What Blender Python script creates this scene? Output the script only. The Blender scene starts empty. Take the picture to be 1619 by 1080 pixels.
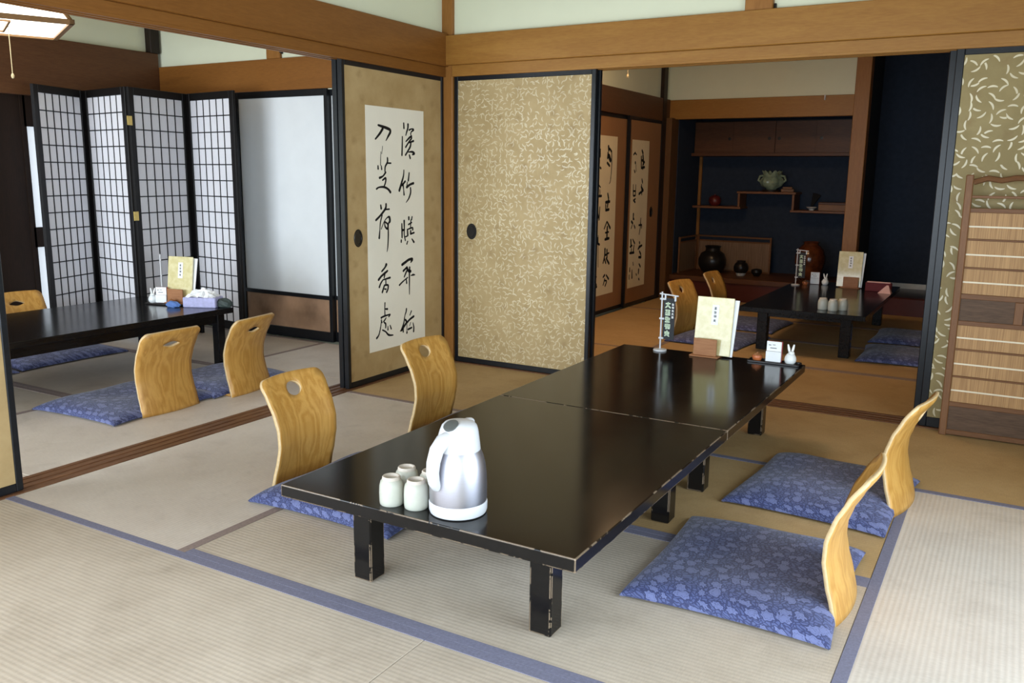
import bpy, bmesh, math, random
from math import pi, sin, cos, radians
from mathutils import Vector, Matrix, geometry

random.seed(7)
S = bpy.context.scene
COL = S.collection

# ------------------------------------------------------------------ camera
cam_d = bpy.data.cameras.new('camera')
cam = bpy.data.objects.new('camera', cam_d)
COL.objects.link(cam)
YAW, PITCH, ROLL = 0.5243, -0.1906, 0.0119
_f = Vector((-sin(YAW)*cos(PITCH), cos(YAW)*cos(PITCH), sin(PITCH)))
_r0 = Vector((cos(YAW), sin(YAW), 0)); _u0 = _r0.cross(_f)
_r = _r0*cos(ROLL)+_u0*sin(ROLL); _u = -_r0*sin(ROLL)+_u0*cos(ROLL)
_m = Matrix((( _r.x, _u.x, -_f.x), (_r.y, _u.y, -_f.y), (_r.z, _u.z, -_f.z))).to_4x4()
_m.translation = Vector((3.1336, -4.5467, 1.1809))
cam.matrix_world = _m
cam_d.sensor_fit = 'HORIZONTAL'; cam_d.sensor_width = 36.0
cam_d.lens = 36.0*1366.8/1619
cam_d.clip_start = 0.05; cam_d.clip_end = 200
S.camera = cam

# ------------------------------------------------------------------ colour management, world, daylight
S.view_settings.view_transform = 'Standard'
S.view_settings.look = 'None'
S.view_settings.exposure = 0.27
S.view_settings.gamma = 1.0
S.view_settings.use_curve_mapping = False
S.cycles.max_bounces = 10
S.cycles.diffuse_bounces = 6
S.cycles.sample_clamp_indirect = 6.0

W = bpy.data.worlds.new('daylight'); S.world = W; W.use_nodes = True
wn = W.node_tree.nodes; wbg = wn['Background']
wbg.inputs['Color'].default_value = (0.62, 0.80, 1.0, 1); wbg.inputs['Strength'].default_value = 0.9

def area(name, loc, rot, sx, sy, power, col):
    d = bpy.data.lights.new(name, 'AREA'); d.shape = 'RECTANGLE'; d.size = sx; d.size_y = sy
    d.energy = power; d.color = col
    o = bpy.data.objects.new(name, d); COL.objects.link(o); o.location = loc; o.rotation_euler = rot
    return o
# daylight through the glass doors of the veranda behind the camera, one bay per room
area('daylight_main_bay', (1.9, -5.28, 1.0), (radians(90), 0, 0), 3.6, 1.75, 128, (0.80, 0.905, 1.0))
area('daylight_right_bay', (4.55, -2.75, 0.95), (radians(90), 0, radians(90)), 2.3, 1.7, 85, (0.78, 0.90, 1.0))
area('daylight_side_bay', (-1.4, -5.28, 1.0), (radians(90), 0, 0), 2.5, 1.75, 150, (0.84, 0.92, 1.0))

# ------------------------------------------------------------------ node helpers
def new_mat(name):
    m = bpy.data.materials.new(name); m.use_nodes = True
    nt = m.node_tree
    return m, nt, nt.nodes['Principled BSDF']
def N(nt, typ, **kw):
    n = nt.nodes.new(typ)
    for k, v in kw.items():
        if k in n.inputs: n.inputs[k].default_value = v
        else: setattr(n, k, v)
    return n
def L(nt, a, b): nt.links.new(a, b)
def ramp(nt, fac, stops):
    r = nt.nodes.new('ShaderNodeValToRGB')
    e = r.color_ramp.elements
    while len(e) < len(stops): e.new(0.5)
    for i, (p, c) in enumerate(stops):
        e[i].position = p; e[i].color = (*c, 1)
    L(nt, fac, r.inputs[0]); return r.outputs[0]
def math_(nt, op, a, b=None):
    n = nt.nodes.new('ShaderNodeMath'); n.operation = op
    for i, v in enumerate((a, b)):
        if v is None: continue
        if isinstance(v, (int, float)): n.inputs[i].default_value = v
        else: L(nt, v, n.inputs[i])
    return n.outputs[0]
def mixc(nt, fac, a, b):
    n = nt.nodes.new('ShaderNodeMix'); n.data_type = 'RGBA'
    for i, v in ((0, fac), (6, a), (7, b)):
        if isinstance(v, (int, float)): n.inputs[i].default_value = v
        elif isinstance(v, tuple): n.inputs[i].default_value = (*v, 1)
        else: L(nt, v, n.inputs[i])
    return n.outputs[2]
def bump(nt, bsdf, h, strength=0.3, dist=0.002):
    b = N(nt, 'ShaderNodeBump'); b.inputs['Strength'].default_value = strength; b.inputs['Distance'].default_value = dist
    L(nt, h, b.inputs['Height']); L(nt, b.outputs[0], bsdf.inputs['Normal'])
def coords(nt, kind='Object', scale=(1, 1, 1), rot=(0, 0, 0)):
    if kind == 'World':
        o = nt.nodes.new('ShaderNodeNewGeometry').outputs['Position']
    else:
        o = nt.nodes.new('ShaderNodeTexCoord').outputs[kind]
    mp = nt.nodes.new('ShaderNodeMapping'); mp.inputs['Scale'].default_value = scale; mp.inputs['Rotation'].default_value = rot
    L(nt, o, mp.inputs[0]); return mp.outputs[0]
def noise(nt, vec, scale, detail=4, rough=0.55, dist=0.0):
    n = N(nt, 'ShaderNodeTexNoise'); n.inputs['Scale'].default_value = scale; n.inputs['Detail'].default_value = detail
    n.inputs['Roughness'].default_value = rough; n.inputs['Distortion'].default_value = dist
    L(nt, vec, n.inputs['Vector']); return n.outputs['Fac']

def plain(name, col, rough=0.5, metal=0.0, var=0.06, scale=30, bumpk=0.0, spec=0.5):
    m, nt, b = new_mat(name)
    f = noise(nt, coords(nt), scale)
    lo = tuple(max(0, c*(1-var)) for c in col); hi = tuple(min(1, c*(1+var)) for c in col)
    L(nt, ramp(nt, f, [(0.3, lo), (0.7, hi)]), b.inputs['Base Color'])
    b.inputs['Roughness'].default_value = rough; b.inputs['Metallic'].default_value = metal
    b.inputs['Specular IOR Level'].default_value = spec
    if bumpk: bump(nt, b, f, bumpk)
    return m
def wood(name, dark, light, axis='X', rough=0.45, ring=9.0, kind='World', fine=1.0):
    m, nt, b = new_mat(name)
    st = {'X': (0.12, 1, 1), 'Y': (1, 0.12, 1), 'Z': (1, 1, 0.12)}[axis]
    v = coords(nt, kind, st)
    a = noise(nt, v, ring, 3, 0.5, 0.6)
    w = N(nt, 'ShaderNodeMath', operation='SINE'); L(nt, math_(nt, 'MULTIPLY', a, 20.0), w.inputs[0])
    g = noise(nt, coords(nt, kind, tuple(s if s < 1 else s*1.0 for s in st)), 160*fine, 2, 0.6)
    f = math_(nt, 'ADD', math_(nt, 'MULTIPLY', w.outputs[0], 0.07), math_(nt, 'ADD', math_(nt, 'MULTIPLY', g, 0.55), math_(nt, 'MULTIPLY', a, 0.35)))
    c = ramp(nt, f, [(0.22, dark), (0.72, light)])
    L(nt, c, b.inputs['Base Color']); b.inputs['Roughness'].default_value = rough; b.inputs['Specular IOR Level'].default_value = 0.28
    bump(nt, b, g, 0.12, 0.001)
    return m

# ------------------------------------------------------------------ materials
M = {}
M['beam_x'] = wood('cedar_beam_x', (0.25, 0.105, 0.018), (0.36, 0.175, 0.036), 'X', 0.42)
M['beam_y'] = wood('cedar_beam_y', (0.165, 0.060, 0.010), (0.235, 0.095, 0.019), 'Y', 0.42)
M['beam_red'] = wood('red_cedar_beam', (0.19, 0.070, 0.012), (0.28, 0.112, 0.022), 'X', 0.45)
M['post'] = wood('cedar_post', (0.24, 0.098, 0.020), (0.35, 0.155, 0.038), 'Z', 0.42)
M['dark_post'] = wood('aged_brown_post', (0.09, 0.04, 0.012), (0.15, 0.068, 0.022), 'Z', 0.5)
M['sill_x'] = wood('old_sill_x', (0.085, 0.035, 0.016), (0.23, 0.11, 0.052), 'X', 0.5)
M['sill_y'] = wood('old_sill_y', (0.085, 0.035, 0.016), (0.25, 0.12, 0.056), 'Y', 0.5)
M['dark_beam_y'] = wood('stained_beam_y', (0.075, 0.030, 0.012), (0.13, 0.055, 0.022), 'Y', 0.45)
M['dark_wood'] = wood('dark_stained_wood', (0.010, 0.006, 0.004), (0.026, 0.013, 0.008), 'Z', 0.45)
M['cabinet_wood'] = wood('red_brown_cabinet', (0.075, 0.028, 0.011), (0.13, 0.052, 0.021), 'X', 0.45)
M['shelf_wood'] = wood('shelf_board', (0.14, 0.055, 0.022), (0.22, 0.095, 0.04), 'X', 0.45)
M['kabe'] = plain('white_plaster', (0.72, 0.745, 0.56), 0.85, var=0.015, scale=6)
M['navy'] = plain('navy_plaster', (0.026, 0.035, 0.054), 0.9, var=0.10, scale=25, spec=0.2)
M['ceiling'] = wood('ceiling_board', (0.30, 0.19, 0.085), (0.45, 0.30, 0.15), 'Y', 0.6)
M['veranda'] = wood('veranda_board', (0.20, 0.12, 0.06), (0.34, 0.21, 0.11), 'X', 0.4)
M['black_frame'] = plain('black_lacquer_frame', (0.008, 0.009, 0.011), 0.3, var=0.2, scale=50, spec=0.3)
M['screen_frame'] = plain('black_screen_frame', (0.007, 0.006, 0.006), 0.42, var=0.2, scale=50, spec=0.25)
M['ink'] = plain('black_ink', (0.010, 0.009, 0.009), 0.8, var=0.2, scale=60, spec=0.2)
M['scroll'] = plain('scroll_paper', (0.78, 0.74, 0.63), 0.85, var=0.03, scale=5)
M['scroll_old'] = plain('old_scroll_paper', (0.74, 0.62, 0.40), 0.85, var=0.04, scale=5)
M['copper_panel'] = plain('brown_paper_panel', (0.30, 0.14, 0.055), 0.7, var=0.05, scale=6)
M['brass'] = plain('brass', (0.75, 0.55, 0.18), 0.3, 1.0)
M['white_plastic'] = plain('white_plastic', (0.58, 0.59, 0.61), 0.28, var=0.01)
M['grey_plastic'] = plain('grey_plastic', (0.085, 0.092, 0.088), 0.45, var=0.04)
M['glaze'] = plain('cup_glaze', (0.46, 0.465, 0.40), 0.35, var=0.03, scale=60)
M['glaze_rim'] = plain('cup_foot_clay', (0.55, 0.49, 0.42), 0.6, var=0.06, scale=80)
M['lamp_wood'] = plain('lamp_wood', (0.22, 0.115, 0.04), 0.5, var=0.1, scale=40)
M['cord'] = plain('cord', (0.55, 0.45, 0.26), 0.7)
M['menu_wood'] = wood('menu_stand_wood', (0.25, 0.10, 0.04), (0.42, 0.20, 0.09), 'X', 0.5, kind='Object')
M['maroon'] = plain('maroon_lacquer', (0.13, 0.016, 0.020), 0.55, var=0.08, spec=0.2)
M['maroon_floor'] = plain('alcove_lacquer', (0.085, 0.020, 0.014), 0.35, var=0.15, scale=5, spec=0.25)
M['black_floor'] = plain('alcove_black_board', (0.014, 0.010, 0.009), 0.3, var=0.15, scale=5)
M['pink'] = plain('pink_card', (0.72, 0.42, 0.38), 0.6, var=0.06, scale=90)
M['green_text'] = plain('green_white_lettering', (0.55, 0.66, 0.48), 0.6, var=0.1, scale=80)
M['white_text'] = plain('white_lettering', (0.75, 0.76, 0.74), 0.6)
M['banner'] = plain('black_banner', (0.016, 0.018, 0.022), 0.7, var=0.1)
M['white_card'] = plain('white_card', (0.84, 0.86, 0.88), 0.5, var=0.02)
M['red_edge'] = plain('red_edge', (0.35, 0.045, 0.05), 0.4)
M['orange'] = plain('orange_ware', (0.50, 0.14, 0.045), 0.35, var=0.15, scale=60)
M['porcelain'] = plain('white_porcelain', (0.84, 0.87, 0.87), 0.2, var=0.02)
M['tray'] = plain('black_tray', (0.013, 0.010, 0.010), 0.2, var=0.1)
M['celadon'] = plain('celadon_glaze', (0.25, 0.32, 0.22), 0.22, var=0.25, scale=25)
M['brown_glaze'] = plain('amber_brown_glaze', (0.10, 0.026, 0.008), 0.16, var=0.5, scale=14)
M['iron'] = plain('black_iron_glaze', (0.012, 0.010, 0.009), 0.3, var=0.2, spec=0.35)
M['red_lacquer'] = plain('red_lacquer', (0.11, 0.012, 0.010), 0.4)
M['box_wood'] = wood('small_box_wood', (0.16, 0.07, 0.03), (0.30, 0.15, 0.07), 'X', 0.5)
M['pale_ceramic'] = plain('pale_ceramic', (0.55, 0.55, 0.52), 0.35)
M['tissue_box'] = plain('lavender_tissue_box', (0.42, 0.42, 0.66), 0.6, var=0.12, scale=50)
M['blue_cloth'] = plain('blue_cloth', (0.10, 0.20, 0.50), 0.8, var=0.1)
M['dark_pouch'] = plain('dark_green_pouch', (0.035, 0.05, 0.045), 0.7, var=0.3, scale=40)
M['tissue'] = plain('white_tissue', (0.86, 0.88, 0.90), 0.9, var=0.02)
M['string'] = plain('pale_string', (0.75, 0.66, 0.50), 0.7)
M['rail_wood'] = wood('screen_rail_wood', (0.115, 0.048, 0.018), (0.21, 0.095, 0.038), 'X', 0.5)
M['rail_wood_z'] = wood('screen_post_wood', (0.14, 0.060, 0.024), (0.23, 0.108, 0.045), 'Z', 0.5)
M['screen_board'] = wood('grey_brown_board', (0.06, 0.032, 0.018), (0.15, 0.088, 0.052), 'X', 0.6)

def m_paper():
    m, nt, b = new_mat('shoji_paper')
    f = noise(nt, coords(nt, 'World'), 8, 3)
    L(nt, ramp(nt, f, [(0.3, (0.75, 0.78, 0.79)), (0.7, (0.78, 0.81, 0.82))]), b.inputs['Base Color'])
    b.inputs['Roughness'].default_value = 0.8
    return m
M['paper'] = m_paper()
M['screen_paper'] = plain('screen_paper', (0.70, 0.70, 0.74), 0.85, var=0.04, scale=300)
def m_lit_paper():
    m, nt, b = new_mat('sunlit_window_paper')
    b.inputs['Base Color'].default_value = (0.8, 0.83, 0.85, 1)
    b.inputs['Emission Color'].default_value = (0.80, 0.90, 1.0, 1); b.inputs['Emission Strength'].default_value = 0.55
    return m
M['lit_paper'] = m_lit_paper()
def m_lamp(name, col, k):
    m, nt, b = new_mat(name)
    b.inputs['Base Color'].default_value = (0.9, 0.88, 0.8, 1)
    b.inputs['Emission Color'].default_value = (*col, 1); b.inputs['Emission Strength'].default_value = k
    return m
M['lamp_paper'] = m_lamp('lamp_shade_paper', (1.0, 0.93, 0.80), 3.0)
M['lamp_paper_warm'] = m_lamp('warm_lamp_shade_paper', (1.0, 0.66, 0.36), 13.0)

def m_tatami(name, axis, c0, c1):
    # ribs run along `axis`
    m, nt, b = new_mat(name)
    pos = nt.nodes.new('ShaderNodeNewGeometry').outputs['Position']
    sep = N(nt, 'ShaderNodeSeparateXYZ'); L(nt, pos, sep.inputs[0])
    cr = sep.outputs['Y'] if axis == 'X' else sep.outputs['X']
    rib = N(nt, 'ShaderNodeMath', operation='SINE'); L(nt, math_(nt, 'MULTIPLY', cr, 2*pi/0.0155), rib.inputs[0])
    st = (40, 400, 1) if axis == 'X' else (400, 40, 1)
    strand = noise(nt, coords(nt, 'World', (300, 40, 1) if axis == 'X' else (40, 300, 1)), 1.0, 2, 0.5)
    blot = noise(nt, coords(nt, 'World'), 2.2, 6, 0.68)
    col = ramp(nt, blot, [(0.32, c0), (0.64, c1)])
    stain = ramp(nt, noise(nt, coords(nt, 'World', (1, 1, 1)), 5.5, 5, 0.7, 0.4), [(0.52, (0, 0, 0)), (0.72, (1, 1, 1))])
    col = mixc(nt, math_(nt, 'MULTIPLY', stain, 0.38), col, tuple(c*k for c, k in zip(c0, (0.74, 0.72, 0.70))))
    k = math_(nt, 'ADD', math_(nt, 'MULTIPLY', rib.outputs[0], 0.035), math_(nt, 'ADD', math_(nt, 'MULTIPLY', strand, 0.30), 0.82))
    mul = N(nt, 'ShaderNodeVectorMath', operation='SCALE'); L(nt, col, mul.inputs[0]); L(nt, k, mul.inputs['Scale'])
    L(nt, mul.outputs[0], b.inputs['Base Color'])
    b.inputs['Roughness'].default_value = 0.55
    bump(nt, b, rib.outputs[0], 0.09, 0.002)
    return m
M['tatami_x'] = m_tatami('daylit_tatami_weave_x', 'X', (0.45, 0.38, 0.30), (0.55, 0.475, 0.385))  # strong daylight on the nearer mats is put into this paler straw
M['tatami_warm'] = m_tatami('warmlit_tatami_weave_x', 'X', (0.42, 0.275, 0.12), (0.51, 0.35, 0.17))  # same straw, with the warm bounce light on farther mats painted in
M['tatami_warm_y'] = m_tatami('warmlit_tatami_weave_y', 'Y', (0.42, 0.275, 0.12), (0.51, 0.35, 0.17))  # back-room mats, warm light painted into the base colour as well
M['tatami_y'] = m_tatami('sheen_tatami_weave_y', 'Y', (0.57, 0.50, 0.43), (0.65, 0.585, 0.51))  # paler base stands in for the sheen on mats laid along Y
M['heri'] = plain('tatami_border_cloth', (0.17, 0.17, 0.24), 0.8, var=0.15, scale=120, bumpk=0.2)
M['heri_old'] = plain('faded_border_cloth', (0.25, 0.19, 0.17), 0.8, var=0.15, scale=120, bumpk=0.2)

def m_gold(name, flecks, base0, base1, wall):
    # paper of a sliding door: soft gold ground, darker smudges; optional scattered pale leaf flecks
    m, nt, b = new_mat(name)
    rot = {'Y': (radians(90), 0, 0), 'X': (radians(90), 0, radians(90))}[wall]
    pos = nt.nodes.new('ShaderNodeNewGeometry').outputs['Position']
    sep = N(nt, 'ShaderNodeSeparateXYZ'); L(nt, pos, sep.inputs[0])
    cmb = N(nt, 'ShaderNodeCombineXYZ')
    L(nt, sep.outputs['X'] if wall == 'Y' else sep.outputs['Y'], cmb.inputs[0]); L(nt, sep.outputs['Z'], cmb.inputs[1])
    uv = cmb.outputs[0]
    f = noise(nt, uv, 5, 5, 0.65)
    col = ramp(nt, f, [(0.35, base0), (0.65, base1)])
    # smudged motif, in loose rows
    vo = N(nt, 'ShaderNodeTexVoronoi', feature='F1', voronoi_dimensions='2D'); vo.inputs['Scale'].default_value = 6.0; vo.inputs['Randomness'].default_value = 0.75
    L(nt, uv, vo.inputs['Vector'])
    d = math_(nt, 'ADD', vo.outputs['Distance'], math_(nt, 'MULTIPLY', noise(nt, uv, 60, 3), 0.25))
    sm = ramp(nt, d, [(0.14, (1, 1, 1)), (0.30, (0, 0, 0))])
    col = mixc(nt, math_(nt, 'MULTIPLY', sm, 0.38), col, (0.20, 0.115, 0.035))
    rough = 0.62
    if flecks:
        mask = None
        for i, (sc, ang) in enumerate(((flecks, 0.0), (flecks*1.17, 2.1))[:2 if flecks > 25 else 1]):
            off = N(nt, 'ShaderNodeVectorMath', operation='ADD'); L(nt, uv, off.inputs[0]); off.inputs[1].default_value = (3.3*i, 1.7*i, 0)
            v = N(nt, 'ShaderNodeTexVoronoi', feature='F1', voronoi_dimensions='2D'); v.inputs['Scale'].default_value = sc; v.inputs['Randomness'].default_value = 0.8
            L(nt, off.outputs[0], v.inputs['Vector'])
            df = N(nt, 'ShaderNodeVectorMath', operation='SUBTRACT'); L(nt, off.outputs[0], df.inputs[0]); L(nt, v.outputs['Position'], df.inputs[1])
            sc_ = N(nt, 'ShaderNodeVectorMath', operation='SCALE'); L(nt, df.outputs[0], sc_.inputs[0]); sc_.inputs['Scale'].default_value = sc
            sc1 = N(nt, 'ShaderNodeSeparateColor'); L(nt, v.outputs['Color'], sc1.inputs[0])
            vr = N(nt, 'ShaderNodeVectorRotate', rotation_type='Z_AXIS'); L(nt, sc_.outputs[0], vr.inputs['Vector'])
            L(nt, math_(nt, 'ADD', math_(nt, 'MULTIPLY', sc1.outputs[0], 6.283), ang), vr.inputs['Angle'])
            sp = N(nt, 'ShaderNodeSeparateXYZ'); L(nt, vr.outputs[0], sp.inputs[0])
            x = sp.outputs['X']; y = math_(nt, 'SUBTRACT', sp.outputs['Y'], math_(nt, 'MULTIPLY', math_(nt, 'MULTIPLY', x, x), 0.9 if flecks > 25 else 0.55))
            ex = math_(nt, 'POWER', math_(nt, 'ABSOLUTE', math_(nt, 'DIVIDE', x, 0.50)), 2.0)
            ey = math_(nt, 'POWER', math_(nt, 'ABSOLUTE', math_(nt, 'DIVIDE', y, 0.100 if flecks > 25 else 0.10)), 2.0)
            e = math_(nt, 'ADD', ex, ey)
            k = math_(nt, 'MULTIPLY', math_(nt, 'LESS_THAN', e, 1.0), math_(nt, 'GREATER_THAN', sc1.outputs[1], 0.30 if flecks > 25 else 0.08))
            mask = k if mask is None else math_(nt, 'MAXIMUM', mask, k)
        fade = math_(nt, 'MULTIPLY', mask, math_(nt, 'ADD', -0.05 if flecks > 25 else 0.28, noise(nt, uv, 3.5, 3)))
        col = mixc(nt, fade, col, (0.72, 0.64, 0.44))
        L(nt, math_(nt, 'SUBTRACT', 0.62, math_(nt, 'MULTIPLY', mask, 0.25)), b.inputs['Roughness'])
    else:
        b.inputs['Roughness'].default_value = rough
    L(nt, col, b.inputs['Base Color'])
    return m
M['gold_a'] = m_gold('gold_paper_smudged', 0, (0.36, 0.24, 0.10), (0.44, 0.31, 0.145), 'X')
M['gold_b'] = m_gold('gold_paper_flecked', 29.0, (0.36, 0.255, 0.11), (0.43, 0.315, 0.15), 'Y')
M['gold_r'] = m_gold('gold_paper_large_flecks', 23.0, (0.235, 0.172, 0.060), (0.29, 0.218, 0.085), 'Y')

def m_lacquer(name, c, rough, wear=True):
    m, nt, b = new_mat(name)
    v = coords(nt, 'Object', (1, 0.15, 1))
    f = noise(nt, v, 60, 3)
    col = ramp(nt, f, [(0.3, tuple(x*0.75 for x in c)), (0.7, tuple(x*1.25 for x in c))])
    if wear:
        bv = N(nt, 'ShaderNodeBevel', samples=4); bv.inputs['Radius'].default_value = 0.005
        g = nt.nodes.new('ShaderNodeNewGeometry')
        dt = N(nt, 'ShaderNodeVectorMath', operation='DOT_PRODUCT'); L(nt, bv.outputs[0], dt.inputs[0]); L(nt, g.outputs['True Normal'], dt.inputs[1])
        edge = math_(nt, 'LESS_THAN', dt.outputs['Value'], 0.975)
        n2 = noise(nt, coords(nt), 9, 5, 0.7)
        k = math_(nt, 'MULTIPLY', edge, math_(nt, 'GREATER_THAN', n2, 0.47))
        col = mixc(nt, math_(nt, 'MULTIPLY', k, 0.8), col, (0.42, 0.31, 0.21))
    L(nt, col, b.inputs['Base Color']); b.inputs['Specular IOR Level'].default_value = 0.26
    r = math_(nt, 'ADD', rough, math_(nt, 'MULTIPLY', noise(nt, coords(nt), 5, 5, 0.6), 0.10))
    L(nt, r, b.inputs['Roughness'])
    return m
M['lacquer'] = m_lacquer('black_table_lacquer', (0.006, 0.005, 0.0045), 0.10)
M['lacquer_plain'] = m_lacquer('black_table_lacquer_even', (0.008, 0.0075, 0.008), 0.12, False)

def m_cushion():
    m, nt, b = new_mat('indigo_floral_cloth')
    v = coords(nt, 'Object')
    ds = noise(nt, v, 14, 2)
    add = N(nt, 'ShaderNodeVectorMath', operation='ADD'); L(nt, v, add.inputs[0])
    cmb = N(nt, 'ShaderNodeCombineXYZ'); 
    q = math_(nt, 'MULTIPLY', math_(nt, 'SUBTRACT', ds, 0.5), 0.06)
    zc = N(nt, 'ShaderNodeSeparateXYZ'); L(nt, v, zc.inputs[0]); zo = zc.outputs['Z']
    L(nt, math_(nt, 'ADD', q, zo), cmb.inputs[0]); L(nt, math_(nt, 'ADD', math_(nt, 'MULTIPLY', math_(nt, 'SUBTRACT', noise(nt, v, 31, 2), 0.5), 0.045), zo), cmb.inputs[1])
    L(nt, cmb.outputs[0], add.inputs[1]); p = add.outputs[0]
    SC = 21.0
    big = N(nt, 'ShaderNodeTexVoronoi', feature='F1', voronoi_dimensions='2D'); big.inputs['Scale'].default_value = SC; big.inputs['Randomness'].default_value = 0.7; L(nt, p, big.inputs['Vector'])
    df = N(nt, 'ShaderNodeVectorMath', operation='SUBTRACT'); L(nt, p, df.inputs[0]); L(nt, big.outputs['Position'], df.inputs[1])
    sp = N(nt, 'ShaderNodeSeparateXYZ'); L(nt, df.outputs[0], sp.inputs[0])
    th = math_(nt, 'ARCTAN2', sp.outputs['Y'], sp.outputs['X'])
    rnd = N(nt, 'ShaderNodeSeparateColor'); L(nt, big.outputs['Color'], rnd.inputs[0])
    lobe = N(nt, 'ShaderNodeMath', operation='COSINE'); L(nt, math_(nt, 'ADD', math_(nt, 'MULTIPLY', th, 7.0), math_(nt, 'MULTIPLY', rnd.outputs[0], 6.28)), lobe.inputs[0])
    lim = math_(nt, 'ADD', math_(nt, 'ADD', 0.19, math_(nt, 'MULTIPLY', rnd.outputs[1], 0.22)), math_(nt, 'MULTIPLY', lobe.outputs[0], 0.045))
    gap = math_(nt, 'SUBTRACT', big.outputs['Distance'], lim)
    infl = math_(nt, 'LESS_THAN', gap, 0.0)
    ring = math_(nt, 'MULTIPLY', math_(nt, 'GREATER_THAN', gap, 0.0), math_(nt, 'LESS_THAN', gap, 0.10))
    petals = math_(nt, 'MULTIPLY', infl, math_(nt, 'LESS_THAN', math_(nt, 'ABSOLUTE', math_(nt, 'SUBTRACT', gap, -0.14)), 0.018))
    ed = N(nt, 'ShaderNodeTexVoronoi', feature='DISTANCE_TO_EDGE', voronoi_dimensions='2D'); ed.inputs['Scale'].default_value = 74; L(nt, p, ed.inputs['Vector'])
    veins = math_(nt, 'MULTIPLY', math_(nt, 'LESS_THAN', ed.outputs['Distance'], 0.15), math_(nt, 'GREATER_THAN', gap, 0.0))
    dark = math_(nt, 'MAXIMUM', math_(nt, 'MAXIMUM', veins, ring), math_(nt, 'MULTIPLY', petals, 0.6))
    col = mixc(nt, infl, (0.072, 0.092, 0.225), (0.125, 0.148, 0.31))
    col = mixc(nt, math_(nt, 'MULTIPLY', dark, 0.85), col, (0.018, 0.024, 0.088))
    L(nt, col, b.inputs['Base Color']); b.inputs['Roughness'].default_value = 0.75
    b.inputs['Sheen Weight'].default_value = 0.15
    bump(nt, b, noise(nt, v, 500, 2), 0.15, 0.001)
    return m
M['cushion'] = m_cushion()

def m_ply(name, d, l):
    m, nt, b = new_mat(name)
    v = coords(nt, 'Object', (1, 1, 0.06))
    a = noise(nt, v, 9, 3, 0.5, 0.35)
    w = N(nt, 'ShaderNodeMath', operation='SINE'); L(nt, math_(nt, 'MULTIPLY', a, 60.0), w.inputs[0])
    g = noise(nt, v, 240, 2, 0.6)
    f = math_(nt, 'ADD', math_(nt, 'MULTIPLY', w.outputs[0], 0.13), math_(nt, 'ADD', math_(nt, 'MULTIPLY', g, 0.35), 0.33))
    L(nt, ramp(nt, f, [(0.25, d), (0.7, l)]), b.inputs['Base Color']); b.inputs['Roughness'].default_value = 0.38
    return m
M['ply'] = m_ply('honey_plywood', (0.40, 0.185, 0.030), (0.58, 0.32, 0.080))
M['ply_edge'] = plain('plywood_edge', (0.62, 0.45, 0.24), 0.6, var=0.1, scale=90)

def m_steel():
    m, nt, b = new_mat('brushed_steel')
    v = coords(nt, 'Object', (1, 1, 60))
    f = noise(nt, v, 30, 2)
    L(nt, ramp(nt, f, [(0.3, (0.46, 0.455, 0.51)), (0.7, (0.51, 0.505, 0.56))]), b.inputs['Base Color'])
    b.inputs['Metallic'].default_value = 1.0; b.inputs['Roughness'].default_value = 0.40
    return m
M['steel'] = m_steel()

def m_bamboo(name, c0, c1):
    m, nt, b = new_mat(name)
    v = coords(nt, 'World', (1, 1, 0.02))
    f = noise(nt, v, 260, 1, 0.5)
    L(nt, ramp(nt, f, [(0.3, c0), (0.7, c1)]), b.inputs['Base Color']); b.inputs['Roughness'].default_value = 0.6
    bump(nt, b, f, 0.3, 0.002)
    return m
M['bamboo'] = m_bamboo('split_reed', (0.30, 0.155, 0.055), (0.46, 0.262, 0.105))
M['bamboo_dark'] = m_bamboo('old_reed', (0.15, 0.085, 0.045), (0.24, 0.145, 0.08))

def m_menu():
    m, nt, b = new_mat('glossy_menu_cover')
    f = noise(nt, coords(nt), 30, 4)
    L(nt, ramp(nt, f, [(0.35, (0.58, 0.50, 0.22)), (0.65, (0.68, 0.61, 0.33))]), b.inputs['Base Color'])
    b.inputs['Roughness'].default_value = 0.4; b.inputs['Coat Weight'].default_value = 0.8; b.inputs['Coat Roughness'].default_value = 0.06
    bump(nt, b, noise(nt, coords(nt), 9, 2), 0.25, 0.01)
    return m
M['menu'] = m_menu()
M['koshi'] = plain('glossy_brown_board', (0.36, 0.22, 0.135), 0.12, var=0.35, scale=4)
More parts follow.
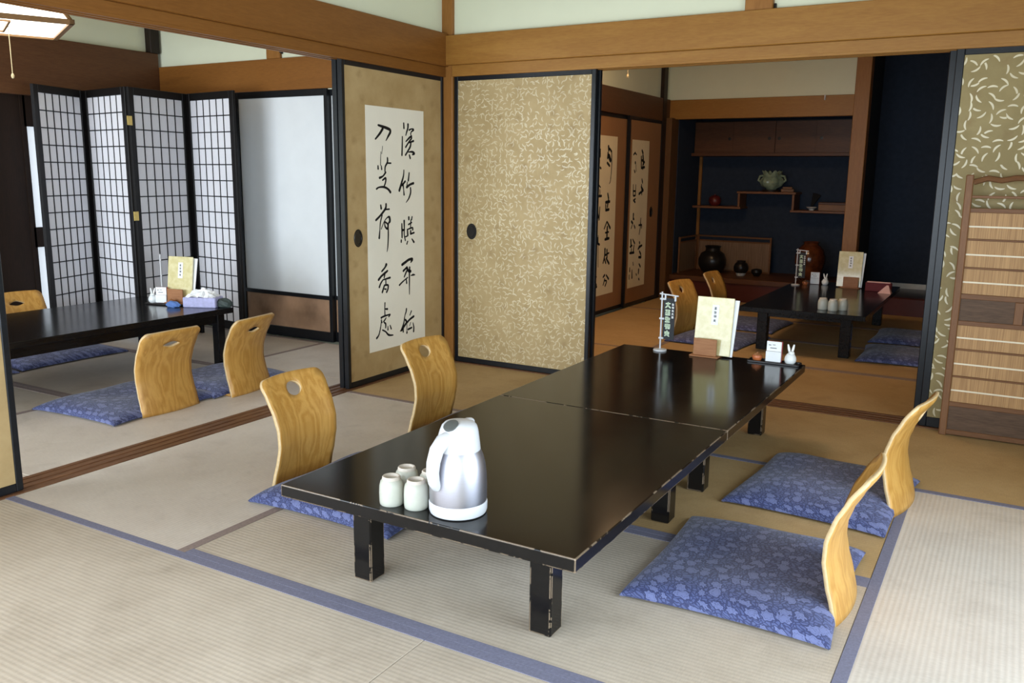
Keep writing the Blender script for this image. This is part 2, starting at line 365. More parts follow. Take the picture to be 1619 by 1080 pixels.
# ---- brush strokes traced from the sheets: (along, up, width) in mm
STROKES_A = [[(340,1289,6),(342,1261,7)],[(381,1285,8),(379,1264,7),(368,1242,6),(359,1222,4)],[(391,1253,6),(413,1260,4),(434,1257,7),(410,1242,4),(406,1229,5)],[(414,1221,6),(390,1208,7),(359,1187,4)],[(412,1219,6),(412,1206,7),(390,1188,5),(356,1155,6)],[(382,1180,4),(433,1193,7)],[(407,1184,6),(400,1159,7),(376,1133,6),(353,1110,6)],[(326,1213,5),(324,1163,6),(320,1109,7)],[(381,1128,3),(419,1130,7),(438,1121,9),(419,1114,4)],[(391,1111,6),(399,1093,7)],[(337,1025,4),(332,992,6),(316,957,8),(291,908,9)],[(316,937,6),(348,961,7)],[(387,1010,5),(378,965,7)],[(327,945,8),(332,912,4),(336,884,7)],[(362,927,9),(394,942,7),(429,950,8)],[(369,957,4),(364,937,4)],[(398,924,6),(399,896,7),(382,864,6),(354,839,2)],[(311,718,5),(312,682,7),(312,637,6)],[(304,623,6),(303,611,6)],[(334,734,8),(334,695,6),(333,653,5),(343,618,5)],[(316,680,8),(336,681,6)],[(379,753,8),(379,739,7)],[(411,755,5),(406,738,6)],[(399,736,5),(396,712,5),(394,688,4)],[(374,710,5),(407,721,5)],[(364,682,6),(367,648,8)],[(368,682,4),(412,690,6),(416,677,7)],[(396,673,7),(395,654,7)],[(395,654,6),(430,660,6)],[(345,640,5),(367,644,4)],[(366,612,5),(356,596,5)],[(407,624,4),(427,604,8)],[(308,478,9),(340,490,9),(376,503,8),(409,503,10),(394,486,5)],[(356,460,7),(319,440,7)],[(355,455,10),(367,439,10),(391,432,10)],[(382,457,7),(379,421,7),(378,372,6),(377,295,3)],[(351,436,7),(328,404,5)],[(362,398,4),(314,378,5),(280,360,6)],[(348,389,5),(351,365,7)],[(391,406,2),(416,409,7),(434,407,3)],[(346,212,6),(342,194,6),(330,173,4),(318,128,6),(295,88,9)],[(334,147,7),(345,129,8),(314,101,7),(312,76,6)],[(352,128,7),(379,143,7),(418,156,8)],[(395,192,5),(379,168,4)],[(386,123,3),(376,104,3)],[(359,84,7),(397,90,6)],[(409,118,3),(417,91,6),(415,63,7)],[(347,64,7),(349,70,7)],[(284,85,4),(299,92,6)],[(348,124,3),(347,73,3)],[(108,1266,6),(139,1261,8),(182,1254,9),(213,1245,9),(213,1230,9),(194,1208,7),(174,1184,2)],[(148,1249,9),(122,1222,8),(82,1190,5)],[(144,1154,2),(136,1112,2)],[(128,1123,2),(125,1080,3),(124,1049,3)],[(101,1046,5),(102,1029,7)],[(130,1046,4),(133,1027,6)],[(186,1091,6),(185,1067,7),(165,1042,6),(162,1015,5)],[(185,1062,5),(217,1062,5)],[(168,1011,7),(144,990,5),(113,980,8)],[(139,967,5),(167,979,7),(165,955,6),(152,933,5)],[(84,919,6),(107,928,5),(150,929,7),(186,918,7),(209,900,9)],[(119,829,6),(123,810,8)],[(167,835,7),(161,809,8),(115,772,7),(74,747,7)],[(163,804,5),(196,805,5)],[(131,774,5),(114,734,5),(108,693,4),(101,646,8)],[(120,695,3),(147,735,3),(176,758,4),(195,759,9),(199,736,9),(185,719,5),(183,653,6),(177,593,5),(169,564,2)],[(154,735,5),(180,719,6),(175,695,7),(156,708,6),(151,732,4)],[(161,492,10),(147,475,6),(119,456,6)],[(172,455,6),(146,443,8),(113,428,7),(88,410,8)],[(145,435,6),(139,417,5)],[(126,406,4),(194,413,7)],[(125,404,5),(106,386,6),(94,367,7)],[(154,401,5),(154,379,5)],[(141,374,6),(120,335,7)],[(144,374,5),(173,371,7),(172,349,6),(159,332,7)],[(140,352,4),(155,350,6)],[(143,272,5),(140,234,4),(141,195,5)],[(142,236,4),(165,233,7)],[(105,190,6),(135,195,6),(176,198,5),(188,197,6),(176,187,5)],[(109,187,2),(102,144,4),(84,95,5),(62,76,7)],[(107,174,5),(112,161,6)],[(151,183,4),(128,163,6)],[(134,157,5),(146,148,7),(146,125,5)],[(117,116,5),(145,102,5),(173,79,7),(214,72,4)],[(166,132,3),(166,110,6)],[(187,134,4),(197,112,6)]]
STROKES_C = [[(280,1262,14),(290,1230,16)],[(276,1210,11),(271,1164,14)],[(306,1243,10),(349,1218,12)],[(294,1184,21),(330,1145,21)],[(266,1124,13),(318,1099,11)],[(349,1218,9),(359,1099,7),(344,980,6),(321,950,3)],[(295,867,11),(315,826,13)],[(259,794,14),(342,799,13)],[(315,820,11),(296,753,12)],[(265,727,13),(331,732,13)],[(261,774,10),(265,727,10)],[(49,1254,12),(51,1223,10)],[(114,1224,12),(117,1173,12)],[(39,1171,12),(41,1140,13)],[(104,1141,13),(106,1115,10)],[(36,1114,10),(37,1088,10)],[(124,1083,11),(141,1076,10)],[(59,1216,8),(121,1231,7)],[(101,973,8),(97,915,14)],[(103,941,8),(144,921,6)],[(130,901,6),(133,862,6),(102,846,9)],[(102,846,9),(166,849,12)],[(61,759,13),(57,714,13)],[(95,732,8),(115,672,14)],[(48,720,13),(113,692,11)],[(141,757,7),(132,652,11)],[(297,629,9),(244,570,8)],[(306,625,9),(369,571,14)],[(309,584,14),(306,483,14)],[(268,478,13),(351,484,13)],[(272,535,9),(338,539,9)],[(274,396,14),(271,335,12),(242,276,9)],[(317,387,12),(322,318,13)],[(278,341,11),(361,356,8)],[(306,312,11),(369,262,13)],[(273,308,11),(301,271,10)],[(284,169,12),(252,152,8)],[(317,166,8),(371,126,11)],[(286,135,9),(272,102,8),(257,82,6)],[(287,121,8),(330,110,9),(300,71,9)],[(120,500,11),(122,467,11)],[(115,454,11),(156,441,11)],[(85,429,11),(81,376,13)],[(126,520,4),(143,250,4)],[(71,176,11),(112,169,11)],[(90,133,13),(86,73,13)],[(70,78,11),(126,82,11)],[(91,127,9),(122,96,9)]]
STROKES_D = [[(252,1242,12),(280,1218,15)],[(241,1186,13),(251,1092,12)],[(282,1199,15),(307,1124,17)],[(261,1155,12),(331,1137,12)],[(251,1085,12),(336,1093,13)],[(290,1118,10),(290,1073,9)],[(279,985,10),(299,953,12)],[(269,915,13),(324,882,13)],[(324,882,12),(216,852,13)],[(275,934,10),(293,844,8)],[(80,1219,9),(41,1199,9)],[(81,1213,7),(114,1201,7)],[(88,1133,13),(94,1126,13)],[(71,1065,7),(89,1046,12)],[(107,1115,4),(121,1053,5)],[(59,935,7),(68,841,10)],[(124,934,7),(124,853,10)],[(64,879,9),(122,878,9)],[(77,835,10),(125,840,9)],[(80,797,10),(123,778,11)],[(128,809,8),(80,797,9)],[(92,674,14),(89,624,11)],[(87,643,10),(114,623,9)],[(49,607,14),(84,589,12)],[(69,574,8),(47,544,7)],[(118,572,8),(146,545,11)],[(49,442,14),(63,378,13)],[(98,446,7),(152,404,12)],[(38,379,10),(87,389,10)],[(137,386,10),(125,335,11)],[(35,322,12),(143,321,12)],[(73,358,10),(68,320,10)],[(127,232,7),(137,205,8)],[(48,187,8),(51,154,11)],[(108,162,8),(115,90,14)],[(38,123,7),(41,84,8)],[(290,629,7),(287,578,11)],[(245,567,10),(322,566,10)],[(296,571,9),(262,482,7)],[(323,557,9),(317,537,9)],[(278,409,13),(288,396,11)],[(274,364,15),(351,375,10)],[(283,363,13),(250,346,11)],[(287,324,11),(325,295,13)],[(275,269,13),(336,264,13)],[(324,302,10),(337,261,10)],[(290,205,9),(328,176,11)],[(287,153,14),(282,114,10)],[(222,119,8),(232,105,11)],[(296,66,12),(309,55,10)]]
# ------------------------------------------------------------------ mesh helpers
class MB:
    def __init__(self): self.bm = bmesh.new()
    def _add(self, tmp, mat=None):
        if mat is not None: bmesh.ops.transform(tmp, matrix=mat, verts=tmp.verts)
        me = bpy.data.meshes.new('t'); tmp.to_mesh(me); tmp.free()
        self.bm.from_mesh(me); bpy.data.meshes.remove(me)
    def box(self, x0, x1, y0, y1, z0, z1, bev=0.0, mat=None, seg=1):
        t = bmesh.new(); bmesh.ops.create_cube(t, size=1)
        for v in t.verts:
            v.co = Vector(((x0+x1)/2+v.co.x*(x1-x0), (y0+y1)/2+v.co.y*(y1-y0), (z0+z1)/2+v.co.z*(z1-z0)))
        if bev: bmesh.ops.bevel(t, geom=t.edges[:], offset=bev, segments=seg, affect='EDGES', profile=0.5)
        self._add(t, mat); return self
    def lathe(self, prof, n=40, mat=None, cap0=True, cap1=True):
        t = bmesh.new(); rings = []
        for r, z in prof:
            if r < 1e-6: rings.append([t.verts.new((0, 0, z))]); continue
            rings.append([t.verts.new((r*cos(2*pi*k/n), r*sin(2*pi*k/n), z)) for k in range(n)])
        for a, b in zip(rings, rings[1:]):
            for k in range(n):
                q = [a[k % len(a)], a[(k+1) % len(a)], b[(k+1) % len(b)], b[k % len(b)]]
                q = [v for i, v in enumerate(q) if v not in q[:i]]
                if len(q) >= 3: t.faces.new(q)
        if cap0 and len(rings[0]) > 1: t.faces.new(rings[0][::-1])
        if cap1 and len(rings[-1]) > 1: t.faces.new(rings[-1])
        self._add(t, mat); return self
    def tube(self, pts, rad, n=10, mat=None, flat=1.0):
        pts = [Vector(p) for p in pts]; t = bmesh.new(); rings = []
        rr = rad if isinstance(rad, (list, tuple)) else [rad]*len(pts)
        up = Vector((0, 0, 1))
        if abs((pts[-1]-pts[0]).normalized().dot(up)) > 0.95: up = Vector((0, 1, 0))
        for i, p in enumerate(pts):
            d = (pts[min(i+1, len(pts)-1)]-pts[max(i-1, 0)]).normalized()
            a = d.cross(up)
            a = a.normalized() if a.length > 1e-4 else Vector((1, 0, 0))
            b = a.cross(d).normalized()
            rings.append([t.verts.new(p+(a*cos(2*pi*k/n)*flat+b*sin(2*pi*k/n))*rr[i]) for k in range(n)])
        for a, b in zip(rings, rings[1:]):
            for k in range(n): t.faces.new((a[k], a[(k+1) % n], b[(k+1) % n], b[k]))
        t.faces.new(rings[0][::-1]); t.faces.new(rings[-1])
        self._add(t, mat); return self
    def prism(self, poly, z0, z1, mat=None):
        # polygon in xy pushed along z
        t = bmesh.new()
        a = [t.verts.new((x, y, z0)) for x, y in poly]; b = [t.verts.new((x, y, z1)) for x, y in poly]
        t.faces.new(a[::-1]); t.faces.new(b)
        for i in range(len(poly)):
            j = (i+1) % len(poly); t.faces.new((a[i], a[j], b[j], b[i]))
        self._add(t, mat); return self
    def build(self, name, mat, parent=None, loc=None, rotz=0.0, smooth=False, origin=None):
        if origin is not None:
            bmesh.ops.translate(self.bm, vec=-Vector(origin), verts=self.bm.verts); loc = origin
        bmesh.ops.recalc_face_normals(self.bm, faces=self.bm.faces[:])
        me = bpy.data.meshes.new(name); self.bm.to_mesh(me); self.bm.free()
        if smooth:
            me.shade_smooth(); me.set_sharp_from_angle(angle=radians(38))
        o = bpy.data.objects.new(name, me); COL.objects.link(o)
        for m_ in (mat if isinstance(mat, list) else [mat]): me.materials.append(m_)
        if parent is not None: o.parent = parent
        if loc is not None: o.location = loc
        o.rotation_euler[2] = rotz
        return o

def tag(o, label, cat, group=None):
    o['label'] = label; o['category'] = cat
    if group: o['group'] = group
    return o
def thing(name, label, cat, loc=(0, 0, 0), rotz=0.0, group=None):
    o = bpy.data.objects.new(name, None); COL.objects.link(o); o.empty_display_size = 0.1
    o.location = loc; o.rotation_euler = (0, 0, rotz)
    return tag(o, label, cat, group)
def struct(o, label=None, cat=None):
    o['kind'] = 'structure'
    if label: o['label'] = label
    if cat: o['category'] = cat
    return o
def dup(root, loc, rotz, label, group=None):
    def cp(o, par):
        c = o.copy(); COL.objects.link(c); c.parent = par
        for ch in o.children: cp(ch, c)
        return c
    r = cp(root, None); r.location = loc; r.rotation_euler = (0, 0, rotz); r['label'] = label
    if group: r['group'] = group
    return r
def rotm(axis, a, at=(0, 0, 0)):
    return Matrix.Translation(at) @ Matrix.Rotation(a, 4, axis) @ Matrix.Translation(-Vector(at))
def place(loc, rotz=0.0): return Matrix.Translation(loc) @ Matrix.Rotation(rotz, 4, 'Z')

# ------------------------------------------------------------------ shell
def slab(name, mat, x0, x1, y0, y1, z0, z1, bev=0.0, label=None):
    return struct(MB().box(x0, x1, y0, y1, z0, z1, bev).build(name, mat, origin=((x0+x1)/2, (y0+y1)/2, (z0+z1)/2)), label)
CEIL = 2.55
fl = MB().box(-2.8, 4.0, -5.3, 4.7, -0.12, -0.05).build('floor', M['veranda']); struct(fl)
slab('ceiling', M['ceiling'], -2.8, 4.0, -5.4, 4.7, CEIL, CEIL+0.05)

def mat_(x0, x1, y0, y1, axis, heri='heri', edges=(1, 1), mat=None):
    g = 0.0005
    b = MB().box(x0+g, x1-g, y0+g, y1-g, -0.05, 0.0, 0.002)
    o = b.build('tatami_mat', M[mat or ('tatami_x' if axis == 'X' else 'tatami_y')], fl)
    w = 0.033
    for k, s in enumerate(((0), (1))):
        if not edges[k]: continue
        if axis == 'X':
            ya = y0+g if s == 0 else y1-g-w
            MB().box(x0+g, x1-g, ya, ya+w, -0.03, 0.0012, 0.0005).build('cloth_border', M[heri], o)
        else:
            xa = x0+g if s == 0 else x1-g-w
            MB().box(xa, xa+w, y0+g, y1-g, -0.03, 0.0012, 0.0005).build('cloth_border', M[heri], o)
# main room, eight mats
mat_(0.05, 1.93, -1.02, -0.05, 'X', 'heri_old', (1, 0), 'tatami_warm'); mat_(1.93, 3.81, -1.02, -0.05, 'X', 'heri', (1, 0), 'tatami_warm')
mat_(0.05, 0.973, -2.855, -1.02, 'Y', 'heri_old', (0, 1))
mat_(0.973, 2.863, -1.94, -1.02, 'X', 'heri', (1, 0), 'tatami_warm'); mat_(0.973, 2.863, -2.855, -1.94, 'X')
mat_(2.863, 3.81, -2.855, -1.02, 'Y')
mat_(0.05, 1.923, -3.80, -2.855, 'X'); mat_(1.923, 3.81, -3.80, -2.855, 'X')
# side room
mat_(-1.03, -0.115, -3.8, -2.70, 'Y', 'heri_old', (1, 0)); mat_(-1.03, -0.115, -2.70, -0.80, 'Y', 'heri_old', (1, 0)); mat_(-1.03, -0.115, -0.80, -0.02, 'Y', 'heri_old', (1, 0))
for a, b in ((-0.94, -0.02), (-1.88, -0.94), (-2.84, -1.88), (-3.8, -2.84)): mat_(-2.6, -1.03, a, b, 'X', 'heri_old')
# back room
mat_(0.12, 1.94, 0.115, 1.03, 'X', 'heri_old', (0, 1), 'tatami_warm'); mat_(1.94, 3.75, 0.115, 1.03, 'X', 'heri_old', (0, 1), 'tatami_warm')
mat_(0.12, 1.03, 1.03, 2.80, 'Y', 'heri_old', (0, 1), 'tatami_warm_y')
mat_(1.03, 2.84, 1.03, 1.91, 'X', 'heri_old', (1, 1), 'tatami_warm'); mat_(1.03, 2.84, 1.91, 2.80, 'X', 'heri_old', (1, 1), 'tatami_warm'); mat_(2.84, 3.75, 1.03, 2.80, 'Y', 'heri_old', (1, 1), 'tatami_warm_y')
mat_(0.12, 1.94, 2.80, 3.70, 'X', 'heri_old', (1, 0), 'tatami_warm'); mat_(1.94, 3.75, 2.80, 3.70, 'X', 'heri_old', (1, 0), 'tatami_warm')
MB().box(-2.6, 3.85, -5.3, -3.9, -0.05, -0.02).build('veranda_boards', M['veranda'], fl)

# thresholds with door grooves
def sill(name, axis, a, b, c, d, z=0.003):
    m = MB(); n = 3; w = (d-c)/(2*n+1)
    mt = 'sill_x' if axis == 'X' else 'sill_y'
    m.box(*((a, b, c, d) if axis == 'X' else (c, d, a, b)), -0.05, z-0.004)
    for k in range(n+1):
        p = c+2*k*w
        m.box(*((a, b, p, p+w) if axis == 'X' else (p, p+w, a, b)), z-0.005, z, 0.001)
    return struct(m.build(name, M[mt]))
sill('trim_1', 'Y', -3.85, -0.045, -0.11, 0.048)
sill('trim_2', 'X', 0.092, 3.80, -0.045, 0.112)
slab('trim_3', M['sill_x'], -2.66, 3.85, -3.92, -3.80, -0.05, 0.004, 0.002)

# posts
def post(n, x0, x1, y0, y1, z0, z1, mat='post'):
    return slab(n, M[mat], x0, x1, y0, y1, z0, z1, 0.004)
post('trim_4', -0.05, 0.092, -0.045, 0.09, -0.05, CEIL)
# lintels, rails and plaster of the two openings of the main room
def lintel(name, axis, a, b, z0, z1, groove=True, th=(-0.05, 0.05), mat=None):
    # door-head with two grooves under it
    m = MB(); c, d = th
    bx = (lambda p, q, za, zb, bv=0.002: m.box(*((a, b, p, q) if axis == 'X' else (p, q, a, b)), za, zb, bv))
    bx(c, d, z0+0.012, z1)
    w = (d-c)/5
    for k in range(3): bx(c+2*k*w, c+2*k*w+w, z0, z0+0.014, 0.001)
    return struct(m.build(name, M[mat or ('beam_x' if axis == 'X' else 'beam_y')]))
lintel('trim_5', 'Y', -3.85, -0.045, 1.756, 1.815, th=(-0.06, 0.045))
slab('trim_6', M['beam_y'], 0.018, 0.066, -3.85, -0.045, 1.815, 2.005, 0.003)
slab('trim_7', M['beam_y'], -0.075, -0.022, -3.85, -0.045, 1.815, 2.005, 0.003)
slab('wall_left', M['kabe'], -0.022, 0.018, -3.85, -0.045, 1.80, CEIL)
lintel('trim_8', 'X', 0.092, 3.85, 1.757, 1.822, th=(-0.05, 0.06))
slab('trim_9', M['beam_x'], 0.05, 3.85, -0.074, -0.02, 1.822, 1.992, 0.003)
slab('trim_10', M['beam_x'], 0.05, 3.85, 0.03, 0.08, 1.822, 1.992, 0.003)
slab('wall_back', M['kabe'], 0.092, 3.85, -0.02, 0.03, 1.80, CEIL)
post('trim_11', 1.848, 1.985, -0.055, 0.0, 1.99, CEIL)
# front wall above the veranda opening, right walls
slab('wall_front', M['kabe'], -2.66, 3.85, -3.89, -3.83, 1.815, CEIL)
lintel('trim_12', 'X', -2.66, 3.85, 1.757, 1.815, th=(-3.92, -3.80))
post('trim_13', -0.06, 0.06, -3.92, -3.80, -0.05, CEIL)
slab('wall_right', M['kabe'], 3.85, 3.92, -1.50, 4.7, -0.05, CEIL)
slab('wall_right_upper', M['kabe'], 3.85, 3.92, -5.3, -1.50, 1.80, CEIL)
slab('wall_right_veranda', M['kabe'], 3.85, 3.92, -5.3, -3.95, -0.05, 1.80)
w4 = MB()      # open frame of the right-hand window bay
for k in range(4): w4.box(3.87, 3.90, -3.95+k*0.817-0.018, -3.95+k*0.817+0.018, -0.05, 1.80)
w4.box(3.87, 3.90, -3.95, -1.50, 1.74, 1.80); w4.box(3.87, 3.90, -3.95, -1.50, -0.05, 0.05); w4.box(3.872, 3.898, -3.95, -1.50, 0.60, 0.63)
struct(w4.build('window_4', M['dark_wood']))
post('trim_14', 3.81, 3.852, -0.05, 0.06, -0.05, CEIL)
# glass-door bays of the veranda behind the camera (open frames)
def veranda_bay(name, x0, x1, n):
    m = MB()
    for k in range(n+1):
        x = x0+(x1-x0)*k/n; m.box(x-0.02, x+0.02, -5.24, -5.20, -0.05, 1.95)
    m.box(x0, x1, -5.24, -5.20, -0.05, 0.06); m.box(x0, x1, -5.24, -5.20, 1.90, 1.96); m.box(x0, x1, -5.235, -5.205, 0.62, 0.65)
    return struct(m.build(name, M['dark_wood']))
veranda_bay('window_1', 0.05, 3.8, 4); veranda_bay('window_2', -2.6, -0.1, 3)
slab('wall_veranda', M['kabe'], -2.8, 4.0, -5.32, -5.26, 1.96, CEIL)
slab('wall_veranda_left', M['kabe'], -2.74, -2.66, -5.3, -3.8, -0.05, CEIL)

# ---- side room shell
slab('wall_side_back', M['kabe'], -2.66, -0.05, 0.03, 0.08, 1.73, CEIL)
slab('trim_15', M['beam_red'], -2.66, -0.05, 0.0, 0.03, 1.735, 1.948, 0.003)
post('trim_16', -1.50, -1.37, 0.008, 0.032, 1.948, CEIL)
slab('wall_side_left', M['kabe'], -2.74, -2.66, -3.8, 0.08, 2.04, CEIL)
slab('trim_17', M['dark_beam_y'], -2.72, -2.61, -3.8, 0.0, 1.66, 2.045, 0.004)
post('trim_18', -2.67, -2.60, -0.07, 0.012, 2.045, CEIL, 'dark_wood')
# dark board door and a papered window on the left wall of the side room
d = MB().box(-2.70, -2.655, -3.8, -1.08, 0.0, 1.66)
for k in range(7): d.box(-2.66, -2.645, -3.75+k*0.38, -3.72+k*0.38, 0.0, 1.66)
struct(d.build('door_1', M['dark_wood']), 'dark brown board door at the far left of the side room', 'door')
w = MB()
w.box(-2.70, -2.65, -1.08, -1.045, 0.0, 1.66); w.box(-2.70, -2.65, -0.03, 0.0, 0.0, 1.66)
for a, b in ((0.0, 0.05), (0.655, 0.79), (1.46, 1.66)): w.box(-2.70, -2.65, -1.06, 0.0, a, b)
w = struct(w.build('window_3', M['dark_wood']), 'narrow bright paper window behind the black folding screen', 'window')
MB().box(-2.685, -2.675, -1.05, -0.02, 0.04, 0.66).build('pane', M['lit_paper'], w)
MB().box(-2.685, -2.675, -1.05, -0.02, 0.785, 1.465).build('pane', M['lit_paper'], w)

# ---- sliding shoji with big paper panes on the back wall of the side room
def shoji(name, x0, x1, y, label):
    m = MB(); t = 0.03; f = 0.028
    m.box(x0, x0+f, y, y+t, 0.0, 1.735, 0.002); m.box(x1-f, x1, y, y+t, 0.0, 1.735, 0.002)
    m.box(x0+f, x1-f, y, y+t, 1.69, 1.735, 0.002); m.box(x0+f, x1-f, y, y+t, 0.0, 0.07, 0.002); m.box(x0+f, x1-f, y, y+t, 0.30, 0.328, 0.002)
    o = struct(m.build(name, M['black_frame']), label, 'door')
    MB().box(x0+f, x1-f, y+0.012, y+0.018, 0.328, 1.69).build('paper_pane', M['paper'], o)
    MB().box(x0+f, x1-f, y+0.010, y+0.018, 0.07, 0.30).build('lower_board', M['koshi'], o)
    return o
shoji('door_2', -1.835, -0.962, 0.012, 'sliding door with one big white paper pane beside the folding screen')
shoji('door_3', -0.99, -0.085, 0.048, 'white paper sliding door partly hidden by the left calligraphy door')
shoji('door_4', -2.66, -1.80, 0.048, 'white paper sliding door hidden behind the black folding screen')
slab('wall_side_outer', M['kabe'], -2.66, -0.05, 0.10, 0.14, -0.05, 1.76)

# ---- back room shell
slab('wall_back_room_outer', M['kabe'], -0.06, 0.0, 0.09, 4.6, -0.05, CEIL)
slab('wall_back_room_left', M['kabe'], 0.0, 0.075, 0.09, 3.72, 1.905, CEIL)
slab('trim_19', M['dark_beam_y'], 0.02, 0.105, 0.115, 3.70, 1.70, 1.91, 0.003)
post('trim_20', 0.0, 0.11, 3.50, 3.60, -0.05, CEIL, 'dark_wood')
post('trim_21', 0.0, 0.165, 3.60, 3.80, -0.05, 1.735, 'dark_post')
slab('wall_back_room', M['kabe'], 0.0, 1.79, 3.74, 3.80, 1.90, CEIL)
slab('trim_22', M['beam_x'], 0.09, 1.80, 3.70, 3.78, 1.725, 1.905, 0.003)
post('trim_23', 1.79, 1.915, 3.66, 3.79, -0.05, CEIL)
slab('wall_back_room_right', M['kabe'], 3.75, 3.85, 0.1, 4.7, -0.05, CEIL)
# shelf alcove and display alcove
slab('wall_alcove_back', M['navy'], 0.0, 3.80, 4.50, 4.56, -0.05, CEIL)
slab('wall_alcove_left', M['navy'], 0.06, 0.17, 3.80, 4.50, -0.05, CEIL)
slab('wall_alcove_divider', M['navy'], 1.82, 1.90, 3.79, 4.50, -0.05, CEIL)
slab('wall_alcove_right', M['navy'], 3.66, 3.76, 3.72, 4.50, -0.05, CEIL)
slab('trim_24', M['post'], 0.17, 0.20, 4.47, 4.50, 0.22, 1.40, 0.002)
slab('trim_25', M['cabinet_wood'], 0.165, 1.79, 3.72, 4.50, 0.17, 0.22, 0.004)     # raised shelf board
slab('trim_26', M['maroon_floor'], 0.165, 1.79, 3.745, 3.78, -0.05, 0.17)
slab('trim_27', M['maroon_floor'], 1.915, 3.66, 3.68, 3.78, -0.05, 0.155, 0.006)   # front beam of the display alcove
slab('trim_28', M['black_floor'], 1.915, 3.66, 3.78, 4.50, -0.05, 0.15)
slab('trim_29', M['pale_ceramic'], 2.12, 2.52, 4.485, 4.50, 0.15, 0.20)
# ------------------------------------------------------------------ brush lettering
def ribbons(strokes, place3, th=0.0006):
    """strokes: lists of (u, v, width) in mm -> thin raised ink shapes; place3(u, v, h) gives the point in metres"""
    bm = bmesh.new()
    for st in strokes:
        P = [Vector((a/1000, b/1000)) for a, b, w in st]; Wd = [w*1.9/1000 for a, b, w in st]
        pts, ws = [], []
        n = len(P)
        for i in range(n-1):
            p0, p1, p2, p3 = P[max(i-1, 0)], P[i], P[i+1], P[min(i+2, n-1)]
            for k in range(6):
                t = k/6
                q = 0.5*((2*p1)+(p2-p0)*t+(2*p0-5*p1+4*p2-p3)*t*t+(3*p1-p0-3*p2+p3)*t**3)
                pts.append(q); ws.append(Wd[i]*(1-t)+Wd[i+1]*t)
        pts.append(P[-1]); ws.append(Wd[-1])
        lft, rgt = [], []
        for i, q in enumerate(pts):
            d = pts[min(i+1, len(pts)-1)]-pts[max(i-1, 0)]
            d = d.normalized() if d.length > 1e-7 else Vector((0, 1))
            nn = Vector((-d.y, d.x))*ws[i]*0.5
            lft.append(q+nn); rgt.append(q-nn)
        d0 = (pts[0]-pts[1]).normalized()*ws[0]*0.4; d1 = (pts[-1]-pts[-2]).normalized()*ws[-1]*0.4
        lft.insert(0, pts[0]+d0+(lft[0]-pts[0])*0.5); rgt.insert(0, pts[0]+d0+(rgt[0]-pts[0])*0.5)
        lft.append(pts[-1]+d1+(lft[-1]-pts[-1])*0.5); rgt.append(pts[-1]+d1+(rgt[-1]-pts[-1])*0.5)
        top = [[bm.verts.new(place3(a.x, a.y, th)) for a in s] for s in (lft, rgt)]
        bot = [[bm.verts.new(place3(a.x, a.y, 0.0)) for a in s] for s in (lft, rgt)]
        m = len(lft)
        for i in range(m-1):
            bm.faces.new((top[0][i], top[0][i+1], top[1][i+1], top[1][i]))
            bm.faces.new((bot[0][i], bot[0][i+1], top[0][i+1], top[0][i]))
            bm.faces.new((top[1][i], top[1][i+1], bot[1][i+1], bot[1][i]))
        for i in (0, m-1): bm.faces.new((top[0][i], top[1][i], bot[1][i], bot[0][i]))
    r = MB(); r.bm.free(); r.bm = bm
    return r

# ------------------------------------------------------------------ sliding paper doors
def fusuma(name, wall, face, a0, a1, H, paper, label, pull=None, fr=0.026, bot=0.036, th=0.03, towards=1, front=True):
    """wall 'X': the leaf lies in a plane x = face, running along y from a0 to a1; wall 'Y' likewise"""
    def bx(m, a, b, h0, h1, z0, z1, bev=0.0):
        f0, f1 = face+h0*towards, face+h1*towards
        f0, f1 = min(f0, f1), max(f0, f1)
        m.box(*((f0, f1, a, b) if wall == 'X' else (a, b, f0, f1)), z0, z1, bev)
    m = MB()
    bx(m, a0, a0+fr, -th, 0, 0.004, H, 0.003); bx(m, a1-fr, a1, -th, 0, 0.004, H, 0.003)
    bx(m, a0+fr, a1-fr, -th, -0.001, H-0.03, H, 0.002); bx(m, a0+fr, a1-fr, -th, -0.001, 0.004, bot, 0.002)
    o = struct(m.build(name, M['black_frame']), label, 'door')
    p = MB(); bx(p, a0+fr, a1-fr, -th+0.004, -0.005, bot, H-0.03)
    p.build('paper_panel', M[paper], o)
    if pull:
        pm = MB()
        q = Matrix.Translation((face-0.0035*towards, pull[0], pull[1]) if wall == 'X' else (pull[0], face-0.0035*towards, pull[1]))
        q = q @ Matrix.Rotation(radians(90)*towards, 4, 'Y' if wall == 'X' else 'X') @ Matrix.Diagonal((1.35, 1, 1, 1) if wall == 'X' else (1, 1.35, 1, 1))
        pm.lathe([(0, -0.004), (0.024, -0.004), (0.026, 0.0015), (0.033, 0.0025), (0.036, 0.0), (0.036, -0.001)], 28, q)
        pm.build('door_pull', M['iron'], o, smooth=True)
    return o
FH = 1.762
dA = fusuma('door_5', 'X', 0.030, -0.975, -0.046, FH, 'gold_a', 'gold paper sliding door with the big white calligraphy sheet', (-0.864, 0.83))
fusuma('door_6', 'X', -0.010, -0.972, -0.05, FH, 'gold_a', 'sliding door stacked behind the big calligraphy door, only its black edge showing')
pa = MB().box(0.025, 0.0262, -0.785, -0.252, 0.175, 1.542).build('calligraphy_sheet', M['scroll'], dA)
ribbons(STROKES_A, lambda u, v, h: Vector((0.0262+h, -0.785+u, 0.175+v))).build('brush_writing', M['ink'], pa)
fusuma('door_7', 'Y', -0.030, 0.096, 1.036, FH, 'gold_b', 'gold paper sliding door with fine leaf flecks, right of the corner post', (0.222, 0.834), towards=-1)
fusuma('door_8', 'Y', 0.010, 0.10, 1.045, FH, 'gold_b', 'sliding door stacked behind the flecked gold door, only its edge showing', towards=-1)
fusuma('door_9', 'Y', -0.030, 2.815, 3.755, FH, 'gold_r', 'gold paper sliding door with large leaf flecks behind the reed screen', (3.63, 0.834), fr=0.034, bot=0.052, towards=-1)
